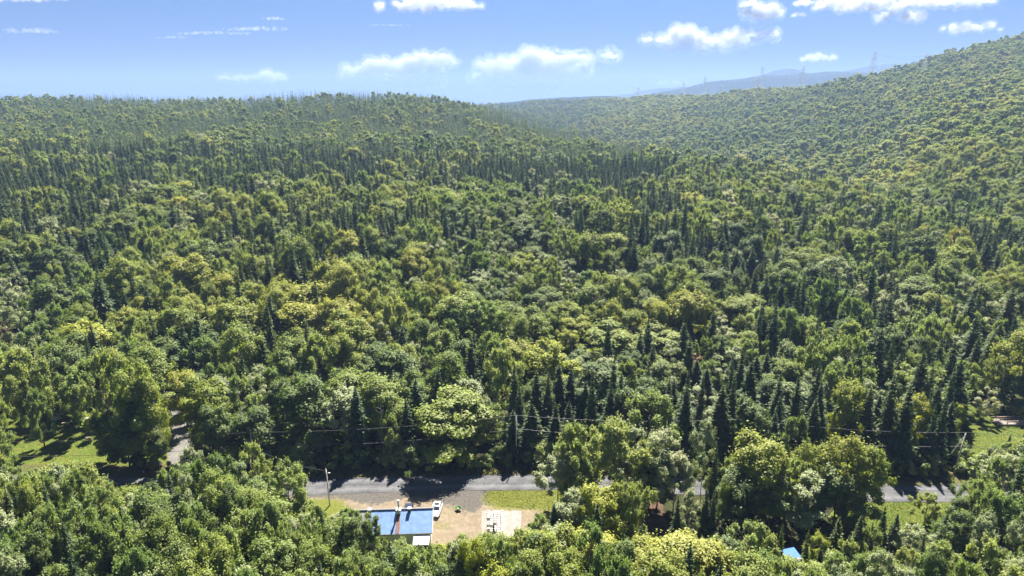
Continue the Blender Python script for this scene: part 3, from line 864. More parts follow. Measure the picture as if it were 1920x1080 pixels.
def surf_mat(name, c1, c2, c3, s1=.35, s2=3.5, fine=.25, rough=.95, tracks=None, bump=.5):
    """ground cover: two tones in patches, a third in blots, fine grain; optional wheel tracks along uv.x"""
    m, n, l = nt(name)
    tc = n.new('ShaderNodeTexCoord')
    def nz(s, d=6, r=.6):
        x = n.new('ShaderNodeTexNoise'); x.inputs['Scale'].default_value = s; x.inputs['Detail'].default_value = d; x.inputs['Roughness'].default_value = r
        l.new(tc.outputs['Object'], x.inputs['Vector']); return x.outputs[0]
    def ramp(v, a, b, ca=(0, 0, 0), cb=(1, 1, 1)):
        r = n.new('ShaderNodeValToRGB'); e = r.color_ramp.elements; e[0].position = a; e[1].position = b
        e[0].color = (*ca, 1); e[1].color = (*cb, 1); l.new(v, r.inputs[0]); return r.outputs[0]
    base = ramp(nz(s1), .4, .62, c1, c2)
    mx = n.new('ShaderNodeMix'); mx.data_type = 'RGBA'
    l.new(ramp(nz(s1 * 3.1, 8, .7), .52, .66), mx.inputs[0]); l.new(base, mx.inputs[6]); mx.inputs[7].default_value = (*c3, 1)
    g = n.new('ShaderNodeMix'); g.data_type = 'RGBA'; g.blend_type = 'MULTIPLY'; g.inputs[0].default_value = 1
    fn = nz(s2, 8, .75)
    l.new(mx.outputs[2], g.inputs[6]); l.new(ramp(fn, .25, .75, (1 - fine,) * 3, (1 + fine,) * 3), g.inputs[7])
    out = g.outputs[2]
    if tracks:
        uv = n.new('ShaderNodeUVMap'); sx = n.new('ShaderNodeSeparateXYZ'); l.new(uv.outputs[0], sx.inputs[0])
        cr = n.new('ShaderNodeValToRGB'); e = cr.color_ramp.elements
        vals = [(0, .75), (.14, 1.0), (.24, 1.25), (.36, .95), (.5, .85), (.64, .95), (.76, 1.25), (.86, 1.0), (1, .75)]
        e[0].position, e[0].color = 0, (*[vals[0][1] * .5] * 3, 1); e[1].position, e[1].color = 1, (*[vals[-1][1] * .5] * 3, 1)
        for p_, v_ in vals[1:-1]:
            k = e.new(p_); k.color = (*[v_ * .5] * 3, 1)
        l.new(sx.outputs[0], cr.inputs[0])
        t2 = n.new('ShaderNodeMix'); t2.data_type = 'RGBA'; t2.blend_type = 'MULTIPLY'; t2.inputs[0].default_value = 1
        t3 = n.new('ShaderNodeVectorMath'); t3.operation = 'SCALE'; t3.inputs[3].default_value = 2
        l.new(cr.outputs[0], t3.inputs[0]); l.new(out, t2.inputs[6]); l.new(t3.outputs[0], t2.inputs[7]); out = t2.outputs[2]
    p = n.new('ShaderNodeBsdfPrincipled'); p.inputs['Roughness'].default_value = rough; p.inputs['Specular IOR Level'].default_value = .15
    b = n.new('ShaderNodeBump'); b.inputs['Strength'].default_value = bump; b.inputs['Distance'].default_value = .12
    l.new(fn, b.inputs['Height']); l.new(b.outputs[0], p.inputs['Normal']); l.new(out, p.inputs['Base Color'])
    o = n.new('ShaderNodeOutputMaterial'); l.new(p.outputs[0], o.inputs[0])
    return m

M['road'] = surf_mat('road_gravel', (.075, .077, .085), (.105, .107, .116), (.053, .055, .062), .25, 4, .22, tracks=True)
M['gravel'] = surf_mat('yard_gravel', (.095, .095, .095), (.13, .128, .122), (.20, .17, .13), .5, 3, .3)
M['dirt'] = surf_mat('yard_dirt', (.22, .165, .11), (.28, .215, .15), (.15, .14, .06), .45, 3, .22)
M['lawn'] = surf_mat('lawn', (.055, .085, .010), (.085, .105, .014), (.13, .115, .035), .3, 5, .35, bump=.9)
M['drylawn'] = surf_mat('verge_grass', (.060, .065, .020), (.085, .080, .030), (.10, .07, .035), .3, 5, .4, bump=1)
M['slab'] = surf_mat('pale_slab', (.20, .175, .165), (.25, .225, .215), (.15, .135, .125), .8, 4, .12)
M['earth'] = surf_mat('red_earth', (.055, .035, .025), (.080, .048, .036), (.07, .05, .03), .8, 4, .3)

def strip(name, path, width, z, mat, jag=.25, cross=8, kind='structure', w_of=None):
    pts = catmull(path, 10); V, Fq, UVs = [], [], []
    for i, p in enumerate(pts):
        a, b = pts[max(0, i - 1)], pts[min(len(pts) - 1, i + 1)]
        d = (b - a).xy.normalized(); nrm = Vector((-d.y, d.x))
        w = width * (w_of(i / (len(pts) - 1)) if w_of else 1)
        jl = jag * mnoise.noise(Vector((i * .7, 0, z * 99))); jr = jag * mnoise.noise(Vector((i * .7, 5, z * 99)))
        for k in range(cross + 1):
            t = k / cross; o = -(w / 2 + jl) + t * (w + jl + jr)
            zz = z + .07 * math.sin(math.pi * t)
            V.append((p.x + nrm.x * o, p.y + nrm.y * o, zz)); UVs.append((t, i / 4))
    for i in range(len(pts) - 1):
        for k in range(cross):
            a = i * (cross + 1) + k; Fq.append((a, a + 1, a + cross + 2, a + cross + 1))
    me = bpy.data.meshes.new(name); me.from_pydata(V, [], Fq); me.materials.append(mat)
    uv = me.uv_layers.new(name='UVMap')
    for lp in me.loops: uv.data[lp.index].uv = UVs[lp.vertex_index]
    bm = bmesh.new(); bm.from_mesh(me)
    for f in bm.faces:
        if f.normal.z < 0: f.normal_flip()
        f.smooth = True
    bm.to_mesh(me); bm.free()
    o = add_mesh(name, me); tag(o, kind=kind); return o

def patch(name, px_poly, z, mat, jag=.7, step=1.2):
    P = [at(*p).xy for p in px_poly]; out = []
    for i, a in enumerate(P):
        b = P[(i + 1) % len(P)]; n = max(1, int((b - a).length / step)); nr = Vector((-(b - a).y, (b - a).x)).normalized()
        for k in range(n):
            p = a.lerp(b, k / n); p = p + nr * jag * mnoise.noise(Vector((p.x * .35, p.y * .35, z * 50))) * 1.6
            out.append(p)
    bm = bmesh.new(); f = bm.faces.new([bm.verts.new((p.x, p.y, z)) for p in out])
    if f.normal.z < 0: f.normal_flip()
    bmesh.ops.triangulate(bm, faces=bm.faces[:])
    bm.normal_update()
    for f in bm.faces:
        if f.normal.z < 0: f.normal_flip()
    me = bpy.data.meshes.new(name); bm.to_mesh(me); bm.free(); me.materials.append(mat)
    o = add_mesh(name, me); tag(o, kind='structure'); return o

VERGE_N = [at(px, np.interp(px, [p[0] for p in ROAD_PX], [p[1] for p in ROAD_PX]) - 23) for px in range(-200, 2200, 100)]
strip('verge', VERGE_N, 7.5, .008, M['drylawn'], .8, 3)
YARD_PX = [(560, 918), (700, 914), (900, 912), (1060, 912), (1090, 930), (1060, 965), (1010, 1010), (960, 1040), (760, 1090), (560, 1060), (520, 990), (520, 940)]
def yard_mat():
    m, n, l = nt('yard_ground')
    tc = n.new('ShaderNodeTexCoord')
    def nz(sc, d=8, r=.7):
        x = n.new('ShaderNodeTexNoise'); x.inputs['Scale'].default_value = sc; x.inputs['Detail'].default_value = d; x.inputs['Roughness'].default_value = r
        l.new(tc.outputs['Object'], x.inputs['Vector']); return x.outputs[0]
    def mask(attr, sc, k=2.6):
        a_ = n.new('ShaderNodeAttribute'); a_.attribute_name = attr
        q = n.new('ShaderNodeMath'); q.operation = 'MULTIPLY_ADD'; l.new(nz(sc), q.inputs[0]); q.inputs[1].default_value = k; l.new(a_.outputs['Fac'], q.inputs[2])
        r = n.new('ShaderNodeMapRange'); r.inputs[1].default_value = .5 + k * .5 - .16; r.inputs[2].default_value = .5 + k * .5 + .16; l.new(q.outputs[0], r.inputs[0]); return r.outputs[0]
    def two(v, a_, b_, ca, cb):
        r = n.new('ShaderNodeValToRGB'); e = r.color_ramp.elements; e[0].position = a_; e[1].position = b_; e[0].color = (*ca, 1); e[1].color = (*cb, 1); l.new(v, r.inputs[0]); return r.outputs[0]
    def mix(f, A, B):
        x = n.new('ShaderNodeMix'); x.data_type = 'RGBA'; l.new(f, x.inputs[0]); l.new(A, x.inputs[6]); l.new(B, x.inputs[7]); return x.outputs[2]
    col = mix(two(nz(.9), .5, .7, (0, 0, 0), (1, 1, 1)), two(nz(.5), .4, .62, (.145, .115, .085), (.195, .16, .12)), two(nz(2.5), .3, .7, (.095, .085, .045), (.14, .115, .07)))
    col = mix(mask('grit', 1.1), col, two(nz(2.2), .35, .7, (.045, .043, .042), (.115, .105, .095)))
    col = mix(mask('grass', 1.3), col, two(nz(2.6), .35, .68, (.055, .08, .010), (.14, .135, .03)))
    f = nz(6); g = n.new('ShaderNodeMix'); g.data_type = 'RGBA'; g.blend_type = 'MULTIPLY'; g.inputs[0].default_value = 1
    l.new(col, g.inputs[6]); l.new(two(f, .3, .7, (.72, .72, .72), (1.25, 1.25, 1.25)), g.inputs[7])
    p = n.new('ShaderNodeBsdfPrincipled'); p.inputs['Roughness'].default_value = .95; p.inputs['Specular IOR Level'].default_value = .12
    b_ = n.new('ShaderNodeBump'); b_.inputs['Strength'].default_value = .6; b_.inputs['Distance'].default_value = .12
    l.new(f, b_.inputs['Height']); l.new(b_.outputs[0], p.inputs['Normal']); l.new(g.outputs[2], p.inputs['Base Color'])
    o_ = n.new('ShaderNodeOutputMaterial'); l.new(p.outputs[0], o_.inputs[0]); return m
M['yard'] = yard_mat()
gxs = np.arange(-52, 22, .5); gys = np.arange(86, 133.6, .5)
GX, GY = np.meshgrid(gxs, gys)
QX, QY, _ = project(GX, GY, np.zeros_like(GX))
def soft(polys, s_):
    A = np.zeros(GX.shape)
    for poly in polys: A = np.maximum(A, poly_in(poly, QX, QY).astype(float))
    return gsm(gsm(A, 0, s_), 1, s_)
grass = soft([[(915, 915), (1000, 915), (1085, 912), (1140, 925), (1100, 952), (1040, 962), (985, 955), (945, 957), (915, 950), (905, 937)], [(560, 938), (600, 934), (640, 938), (655, 950), (640, 975), (600, 990), (500, 990), (500, 940)],
              [(843, 945), (858, 942), (864, 950), (858, 962), (845, 962)], [(816, 980), (838, 979), (846, 988), (830, 996), (816, 993)], [(500, 1040), (1100, 1010), (1150, 1100), (500, 1100)]], 2.6)
grit = soft([[(500, 914), (940, 908), (932, 928), (908, 944), (895, 958), (872, 964), (858, 955), (846, 944), (838, 956), (826, 944), (790, 930), (745, 938), (700, 949), (660, 940), (610, 934), (500, 936)], [(880, 955), (898, 950), (900, 958), (885, 964)]], 2.4)
ny_, nx_ = GX.shape
a_ = (np.arange(ny_ - 1)[:, None] * nx_ + np.arange(nx_ - 1)[None]).ravel()
me = np_mesh('yard', np.stack([GX, GY, .040 + .012 * vnoise(GX, GY, 3, 5)], -1).reshape(-1, 3), np.stack([a_, a_ + 1, a_ + nx_ + 1, a_ + nx_], 1), M['yard'], True)
for nm, ar in (('grass', grass), ('grit', grit)):
    at_ = me.attributes.new(nm, 'FLOAT', 'POINT'); at_.data.foreach_set('value', ar.astype(np.float32).ravel())
tag(add_mesh('yard', me), kind='structure')
patch('lawn', [(-120, 800), (60, 775), (200, 770), (318, 782), (322, 840), (330, 880), (200, 893), (-60, 898), (-160, 860)], .022, M['lawn'])
patch('lawn', [(1560, 938), (1640, 936), (1720, 938), (1800, 940), (1790, 1000), (1700, 1010), (1600, 1010), (1560, 980)], .022, M['lawn'])
patch('lawn', [(1795, 760), (1850, 755), (1880, 785), (1990, 790), (2000, 860), (1880, 880), (1800, 885), (1790, 830)], .022, M['lawn'])
patch('path', [(1864, 786), (1990, 786), (1990, 796), (1866, 797)], .036, M['slab'], .2)
patch('bare_earth', [(1208, 938), (1244, 938), (1246, 1000), (1204, 1000)], .022, M['earth'])
strip('road', ROAD, 6.4, .075, M['road'], .35)
strip('driveway', DRIVE, 5.4, .055, M['gravel'], .4, w_of=lambda t: .72 + .5 * math.sin(math.pi * min(1, t * 1.3)))
patch('concrete_pad', [(903, 958.5), (978, 958.5), (974, 1032), (903, 1032)], .11, M['slab'], .05)

# grass tufts that break the edges of the lawns and verges
def tufts(name, polys, n, h, mat, label):
    V, Q = [], []
    for poly, k in zip(polys, n):
        P = [at(*p).xy for p in poly]; xs = [p.x for p in P]; ys_ = [p.y for p in P]
        X = rng.uniform(min(xs), max(xs), k * 3); Y = rng.uniform(min(ys_), max(ys_), k * 3)
        ok = poly_in([(p.x, p.y) for p in P], X, Y); X, Y = X[ok][:k], Y[ok][:k]
        dn = vnoise(X, Y, 3.2, 8) > -.8; X, Y = X[dn], Y[dn]
        n_ = len(X); a = rng.uniform(0, 6.28, n_)
        C = np.stack([X, Y, np.full(n_, .03 + h * .4)], 1)
        N = np.stack([np.cos(a), np.sin(a), rng.uniform(.1, .9, n_)], 1)
        v, q = cards(C, N, h * rng.uniform(.5, 1.2, n_), h * rng.uniform(.5, 1.1, n_), np.tile([0, 0, 1.], (n_, 1)) + rand_unit(n_) * .3)
        Q.append(q + sum(len(x) for x in V)); V.append(v)
    o = add_mesh(name, np_mesh(name, np.concatenate(V), np.concatenate(Q), mat)); o['tint'] = .5
    return tag(o, label, 'grass', kind='stuff')
M['grass'] = leaf_mat('grass_blades', ((.065, .09, .010), (.08, .10, .014), (.11, .10, .02)), trans=.35)
M['grassdark'] = leaf_mat('verge_blades', ((.05, .06, .018), (.07, .07, .02), (.09, .08, .03)), trans=.3)
tufts('lawn_grass', [[(905, 920), (1000, 917), (1085, 916), (1120, 925), (1090, 950), (1040, 958), (985, 955), (910, 948)],
                     [(-60, 805), (60, 780), (200, 775), (316, 786), (320, 880), (200, 890), (-40, 890)],
                     [(1570, 942), (1720, 942), (1795, 945), (1780, 1000), (1600, 1005)],
                     [(1797, 762), (1848, 758), (1878, 795), (1985, 800), (1990, 855), (1880, 875), (1800, 880)]], [5000, 12000, 6000, 9000], .09, M['grass'], 'short yellow-green grass on the lawns by the road')
tufts('verge_grass', [[(560, 872), (1100, 868), (1640, 884), (1790, 890), (1790, 906), (1640, 905), (1100, 892), (800, 893), (600, 899), (400, 900), (380, 872)]], [9000], .28, M['grassdark'], 'dark rough grass on the verge below the forest edge')

# ------------------------------------------------------------------ house
M['blue_roof'] = plain('blue_metal_roof', (.16, .27, .50), .45, .1, var=.16, scale=1.1)
M['grey_roof'] = plain('grey_roof', (.22, .22, .23), .8, var=.2, scale=2)
M['brown'] = plain('brown_strip', (.20, .10, .08), .7, var=.2, scale=2)
M['siding'] = plain('pale_siding', (.66, .68, .70), .6, var=.05)
M['trim'] = plain('dark_trim', (.07, .075, .09), .6)
M['glass'] = plain('window_glass', (.03, .035, .045), .08, spec=.8)
M['white'] = plain('white_paint', (.78, .78, .77), .35, var=.03)
M['metal'] = plain('galvanised_metal', (.60, .60, .60), .45, .5, var=.08)
M['black'] = plain('black_plastic', (.02, .02, .022), .5)
M['rubber'] = plain('rubber', (.025, .025, .025), .9)
M['steel'] = plain('weathered_steel', (.42, .42, .43), .6, .3, var=.1)
M['pole'] = plain('pole_wood', (.50, .47, .43), .85, var=.2, scale=3)
M['wood'] = plain('grey_wood', (.38, .30, .23), .85, var=.25, scale=4)
M['stone'] = plain('pale_stone', (.50, .46, .42), .9, var=.2, scale=2, bump=.3)
M['block'] = plain('pale_block', (.46, .44, .42), .85, var=.08, scale=2)
M['wire'] = plain('wire', (.10, .10, .10), .5, .4)
M['green'] = plain('green_plastic', (.03, .22, .07), .45)
M['red'] = plain('red_lens', (.45, .03, .03), .3)
M['lamp'] = plain('lamp_glass', (.75, .75, .72), .3)

RZ, EZ = 5.7, 3.2
r1, r2 = at(651, 957.5, RZ), at(812, 952.5, RZ)
ax = (r2 - r1); L_ = ax.length; ang = math.atan2(ax.y, ax.x)
e2 = at(809, 998.8, EZ)
run = abs((e2 - r2).to_2d().cross(Vector((math.cos(ang), math.sin(ang))))) 
house = empty('house', (r1.x, r1.y, 0), ang)
tag(house, 'long low house with a pale blue metal roof below the road', 'house')
print('house', r1, r2, L_, 'run', run)
W2 = run - .45                      # half depth of the walls
gl = (692 - 651) / (812 - 651) * L_
def slope_z(y): return RZ - (RZ - EZ) * abs(y) / run
w = MB(); w.prism([(-W2, 0), (W2, 0), (W2, slope_z(W2) - .12), (0, RZ - .14), (-W2, slope_z(W2) - .12)], .35, L_ - .35)
w.build('wall', M['siding'], house)
def roof_part(name, x0, x1, mat, lift=0.0, s=-1):
    m = MB(); t = .09
    m.prism([(0, RZ + lift), (s * run, EZ + lift), (s * run, EZ - t + lift), (0, RZ - t + lift)] if s < 0 else [(0, RZ + lift), (0, RZ - t + lift), (s * run, EZ - t + lift), (s * run, EZ + lift)], x0, x1)
    return m.build(name, mat, house)
rf = roof_part('roof', gl, L_, M['blue_roof'])
roof_part('roof', gl, L_, M['blue_roof'], s=1)
o_ = roof_part('roof', 0, gl - .02, M['grey_roof']); o_['label'] = 'dark grey end of the roof'
roof_part('roof', 0, gl - .02, M['grey_roof'], s=1)
sx = (747.8 - 651) / 161 * L_
o_ = roof_part('roof_strip', sx - .36, sx + .36, M['brown'], .05); o_['label'] = 'brown strip running down the blue roof below the chimney'
m = MB(); 
for k in range(int((L_ - gl) / .95)):
    x = gl + .5 + k * .95
    if abs(x - sx) < .5: continue
    d = Vector((0, -run, EZ - RZ)); mid = Vector((x, -run / 2, (RZ + EZ) / 2 + .02))
    m.box(mid, (.04, d.length, .035), rot=Matrix.Rotation(math.atan2(RZ - EZ, run), 3, 'X'))
m.build('roof_seams', M['blue_roof'], rf)
MB().box((L_ / 2, 0, RZ + .06), (L_ + .1, .34, .08)).build('ridge_cap', M['trim'], house)
MB().box((L_ / 2, -run - .05, EZ - .10), (L_, .14, .16)).build('gutter', M['trim'], house)
MB().box((L_ + .03, -run / 2, (RZ + EZ) / 2 + .02), (.10, math.hypot(run, RZ - EZ), .2), rot=Matrix.Rotation(math.atan2(RZ - EZ, run), 3, 'X')).build('barge_board', M['siding'], house)
# porch roof on the near right corner
m = MB(); m.prism([(-run - .1, 2.85), (-run - 2.3, 2.35), (-run - 2.3, 2.27), (-run - .1, 2.76)], L_ - 3.4, L_ - .5)
pr = m.build('porch_roof', M['white'], house); pr['label'] = 'white porch roof under the eave'
for x in (L_ - 3.3, L_ - .6):
    MB().box((x, -run - 2.2, 1.14), (.12, .12, 2.28)).build('porch_post', M['white'], house)
for x, z0, z1, ww in ((L_ - 5.5, 1.0, 2.3, 1.5), (L_ - 9, 1.0, 2.3, 1.5), (3.0, 1.0, 2.2, 1.2)):
    f = MB().box((x, -W2 - .03, (z0 + z1) / 2), (ww, .06, z1 - z0)).build('window', M['white'], house)
    MB().box((x, -W2 - .075, (z0 + z1) / 2), (ww - .16, .03, z1 - z0 - .16)).build('pane', M['glass'], f)
f = MB().box((L_ - .33, .4, 2.6), (.06, .8, 1.0)).build('window', M['white'], house)
MB().box((L_ - .285, .4, 2.6), (.03, .64, .84)).build('pane', M['glass'], f)
d_ = MB().box((L_ - 2.2, -W2 - .03, 1.05), (.95, .06, 2.1)).build('door', M['brown'], house)
MB().box((L_ - 1.85, -W2 - .09, 1.05), (.05, .06, .14)).build('handle', M['metal'], d_)
def stack(x, y, wdt, h, name, body, cap, label):
    z = slope_z(y)
    c = MB().box((x, y, z + h / 2 - .2), (wdt, wdt, h + .4)).build(name, body, house); c['label'] = label
    MB().box((x, y, z + h + .06), (wdt + .14, wdt + .14, .12)).build('cap', cap, c)
    return c
c = stack(sx, -.5, .78, .55, 'chimney', M['metal'], M['metal'], 'pale metal chimney with a tall flue')
MB().tube((sx, -.5, RZ - .3), (sx, -.5, RZ + 2.0), .16, .16, 12).tube((sx, -.5, RZ + 2.02), (sx, -.5, RZ + 2.2), .25, .2, 12).build('flue', M['metal'], c, True)
stack((768 - 651) / 161 * L_, -.45, .5, .65, 'roof_vent', M['black'], M['metal'], 'black roof vent right of the chimney')
stack((694 - 651) / 161 * L_, -.45, .5, .65, 'roof_vent', M['black'], M['metal'], 'black roof vent at the grey end of the roof')

# ------------------------------------------------------------------ cars
def make_car(name, loc, rz, paint, label, L=4.7, W=1.9, H=1.62, sunroof=True):
    """front points to -Y"""
    root = empty(name, loc, rz); tag(root, label, 'car')
    hl, hw = L / 2, W / 2
    bm = bmesh.new()
    # lengthwise sections of the body: (y, half width at sill, half width at belt, sill z, belt z)
    S = [(-hl, .72, .66, .42, .62), (-hl + .12, .88, .80, .28, .78), (-hl + .7, .97, .90, .24, .92), (-hl + 1.35, 1, .95, .24, 1.0), (0, 1, .96, .24, 1.03), (hl - 1.0, 1, .95, .24, 1.05), (hl - .25, .95, .90, .28, 1.02), (hl, .84, .80, .42, .92)]
    rings = []
    for y, a, b, z0, z1 in S:
        ring = [(-a * hw, z0 + .06), (-a * hw * 1.0, (z0 + z1) / 2), (-b * hw, z1), (-b * hw * .6, z1 + .045), (b * hw * .6, z1 + .045), (b * hw, z1), (a * hw, (z0 + z1) / 2), (a * hw, z0 + .06), (a * hw * .85, z0), (-a * hw * .85, z0)]
        rings.append([bm.verts.new((x, y, z)) for x, z in ring])
    for i in range(len(rings) - 1):
        for k in range(10):
            j = (k + 1) % 10; bm.faces.new((rings[i][k], rings[i][j], rings[i + 1][j], rings[i + 1][k]))
    bm.faces.new(rings[0]); bm.faces.new(rings[-1][::-1])
    bmesh.ops.recalc_face_normals(bm, faces=bm.faces[:])
    me = bpy.data.meshes.new('body'); bm.to_mesh(me); bm.free(); me.materials.append(paint); me.polygons.foreach_set('use_smooth', [True] * len(me.polygons))
    body = add_mesh('body', me, root)
    b = body.modifiers.new('bevel', 'BEVEL'); b.width = .05; b.segments = 2
    y0, y1, y2, y3 = -hl + 1.25, -hl + 2.05, hl - .85, hl - .2
    def cab(wb, wt, zb, zt, mat, nm, par, bot=(y0, y3), top=(y1, y2), bev=.06):
        m = MB(); m.v += [Vector(p) for p in ((-wb, bot[0], zb), (wb, bot[0], zb), (wb, bot[1], zb), (-wb, bot[1], zb), (-wt, top[0], zt), (wt, top[0], zt), (wt, top[1], zt), (-wt, top[1], zt))]
        m.f += [(3, 2, 1, 0), (4, 5, 6, 7), (0, 1, 5, 4), (1, 2, 6, 5), (2, 3, 7, 6), (3, 0, 4, 7)]
        return m.build(nm, mat, par, bevel=bev)
    cab(hw * .90, hw * .74, 1.0, H - .07, M['glass'], 'windows', root)
    rf_ = cab(hw * .76, hw * .70, H - .10, H, paint, 'roof', root, (y1 - .03, y2 + .04), (y1 + .12, y2 - .1), .04)
    if sunroof: MB().box((0, y1 + .75, H + .012), (hw * 1.05, .85, .02)).build('sunroof', M['glass'], rf_)
    for sgn in (-1, 1):
        for ya, yb in ((y0, y1), (y3, y2)):
            MB().tube((sgn * hw * .89, ya, 1.02), (sgn * hw * .73, yb, H - .06), .045, .045, 6).build('pillar', paint, root)
        MB().tube((sgn * hw * .895, .15, 1.02), (sgn * hw * .75, .1, H - .06), .045, .045, 6).build('pillar', paint, root)
        for yy in (-hl + .9, hl - .95):
            wv = MB().tube((sgn * (hw - .24), yy, .34), (sgn * (hw + .01), yy, .34), .34, .34, 20).build('wheel', M['rubber'], root, True)
            MB().tube((sgn * (hw + .0), yy, .34), (sgn * (hw + .02), yy, .34), .21, .21, 16).build('rim', M['metal'], wv)
        MB().box((sgn * hw * .62, -hl + .03, .66), (.38, .10, .14)).build('headlight', M['lamp'], root)
        MB().box((sgn * hw * .66, hl - .02, .84), (.34, .10, .16)).build('tail_light', M['red'], root)
        MB().box((sgn * (hw * 1.0 + .06), y0 + .45, 1.08), (.2, .12, .15)).build('mirror', paint, root)
    MB().box((0, -hl - .0, .44), (hw * 1.3, .14, .26)).build('grille', M['black'], root)
    MB().box((0, hl - .01, .42), (hw * 1.4, .12, .18)).build('bumper', M['black'], root)
    return root
M['carwhite'] = plain('white_car_paint', (.80, .80, .80), .25, var=.01)
M['carblack'] = plain('black_car_paint', (.012, .013, .018), .2, var=.01)
M['carblue'] = plain('dark_blue_car_paint', (.03, .04, .09), .2, var=.01)
p = at(818.5, 961)
make_car('car', (p.x, p.y, .06), R_(-5), M['carwhite'], 'white car with dark roof glass parked at the right end of the blue-roofed house')
p = at(766, 949, 1.5)
make_car('car', (p.x, p.y - .6, .06), R_(3), M['carblue'], 'dark car of which only the roof shows behind the blue-roofed house')
p = at(283, 881)
make_car('car', (p.x, p.y, .05), R_(-62), M['carblack'], 'black car with red tail lights under the trees at the foot of the gravel driveway')

# ------------------------------------------------------------------ small things in the yards
p = at(859, 957)
wb = empty('wheelbarrow', (p.x, p.y, .04), R_(35)); tag(wb, 'small green wheelbarrow on the gravel right of the white car', 'wheelbarrow')
m = MB(); b0 = [(-.25, -.3, .35), (.25, -.3, .35), (.3, .3, .35), (-.3, .3, .35)]; t0 = [(-.42, -.5, .68), (.42, -.5, .68), (.45, .55, .62), (-.45, .55, .62)]
m.v += [Vector(q) for q in b0 + t0]; m.f += [(3, 2, 1, 0), (0, 1, 5, 4), (1, 2, 6, 5), (2, 3, 7, 6), (3, 0, 4, 7)]
m.build('tray', M['green'], wb)
MB().tube((-.06, -.75, .2), (.06, -.75, .2), .2, .2, 14).build('wheel', M['rubber'], wb)
for s in (-1, 1):
    MB().tube((s * .06, -.75, .2), (s * .32, 1.1, .62), .025, .025, 6).build('handle', M['wood'], wb)
    MB().tube((s * .24, .4, .45), (s * .26, .45, .0), .025, .025, 6).build('leg', M['black'], wb)

blk = None
colx = [(916.0, 0), (921.5, .2), (928.2, .1), (934.5, .3), (941.5, 0)]
for ci, (cx, sh) in enumerate(colx):
    for k in range(10):
        p = at(cx, 963.2 + k * 4.1 + sh * 4)
        if random.random() < .06: continue
        if blk is None:
            blk = MB().box((0, 0, .3), (.50, .42, .60), taper=.96).mesh('block', M['block'])
        o = add_mesh('stone_block', blk, None, (p.x + random.uniform(-.03, .03), p.y, .11)); o.rotation_euler.z = R_(random.uniform(-4, 4))
        w5 = ('leftmost', 'second', 'middle', 'fourth', 'rightmost')[ci]; w10 = ('first', 'second', 'third', 'fourth', 'fifth', 'sixth', 'seventh', 'eighth', 'ninth', 'tenth')[k]
        tag(o, f'pale stone block in the {w5} row on the pad, {w10} place from the road', 'block', 'pale stone blocks in rows on the pad')

def bench_table(px, row, rz, label, mat):
    p = at(px, row); t = empty('picnic_table', (p.x, p.y, .03), rz); tag(t, label, 'picnic table')
    for k in range(4): MB().box((0, -.3 + k * .2, .75), (1.9, .18, .04)).build('tabletop_plank', mat, t)
    for s in (-1, 1):
        MB().box((0, s * .78, .44), (1.9, .26, .04)).build('bench', mat, t)
        MB().box((s * .7, 0, .42), (.06, 1.6, .08)).build('crossbar', mat, t)
        for q in (-1, 1): MB().tube((s * .7, q * .15, .73), (s * .7, q * .6, 0), .045, .045, 5).build('leg', mat, t)
bench_table(124, 798, R_(20), 'pale wooden picnic table at the top of the left lawn', M['wood'])
bench_table(168, 789, R_(5), 'white picnic table under the trees, right of the pale wooden one', M['white'])
def rock(px, row, s, label, mat, name='rock', flat=.5):
    p = at(px, row); bm = bmesh.new(); bmesh.ops.create_icosphere(bm, subdivisions=3, radius=1)
    for v in bm.verts:
        k = 1 + .28 * mnoise.noise(v.co * 1.3 + Vector((px, row, 0))) + .1 * mnoise.noise(v.co * 4 + Vector((px, 0, 0)))
        v.co = Vector((v.co.x * k * s, v.co.y * k * s * .7, v.co.z * k * s * flat))
    me = bpy.data.meshes.new(name); bm.to_mesh(me); bm.free(); me.materials.append(mat)
    o = add_mesh(name, me, None, (p.x, p.y, s * flat * .4)); tag(o, label, 'rock'); return o
M['darkrock'] = plain('dark_rock', (.10, .085, .06), .9, var=.3, bump=.3)
rock(106, 786, 1.3, 'large pale boulder left of the picnic table', M['stone'])
rock(112, 778, .9, 'small pale boulder behind the picnic table', M['stone'])
rock(98, 778, .7, 'leftmost small pale boulder behind the picnic table', M['stone'])
rock(165, 822, .8, 'low dark rock in the middle of the left lawn', M['darkrock'], flat=.35)
rock(173, 812, .55, 'small dark rock near the upper edge of the left lawn', M['darkrock'], flat=.35)
rock(133, 828, .6, 'small dark rock on the left lawn nearest the trunks', M['darkrock'], flat=.35)

p = at(326, 734, 1.15)
gt = empty('gate', (p.x, p.y, 0), R_(2)); tag(gt, 'white bar gate at the bend of the gravel driveway', 'gate')
for s in (-1, 1): MB().box((s * 2.6, 0, .65), (.16, .16, 1.3)).build('gate_post', M['white'], gt)
for z in (.45, 1.15): MB().box((0, 0, z), (5.0, .07, .16)).build('bar', M['white'], gt)

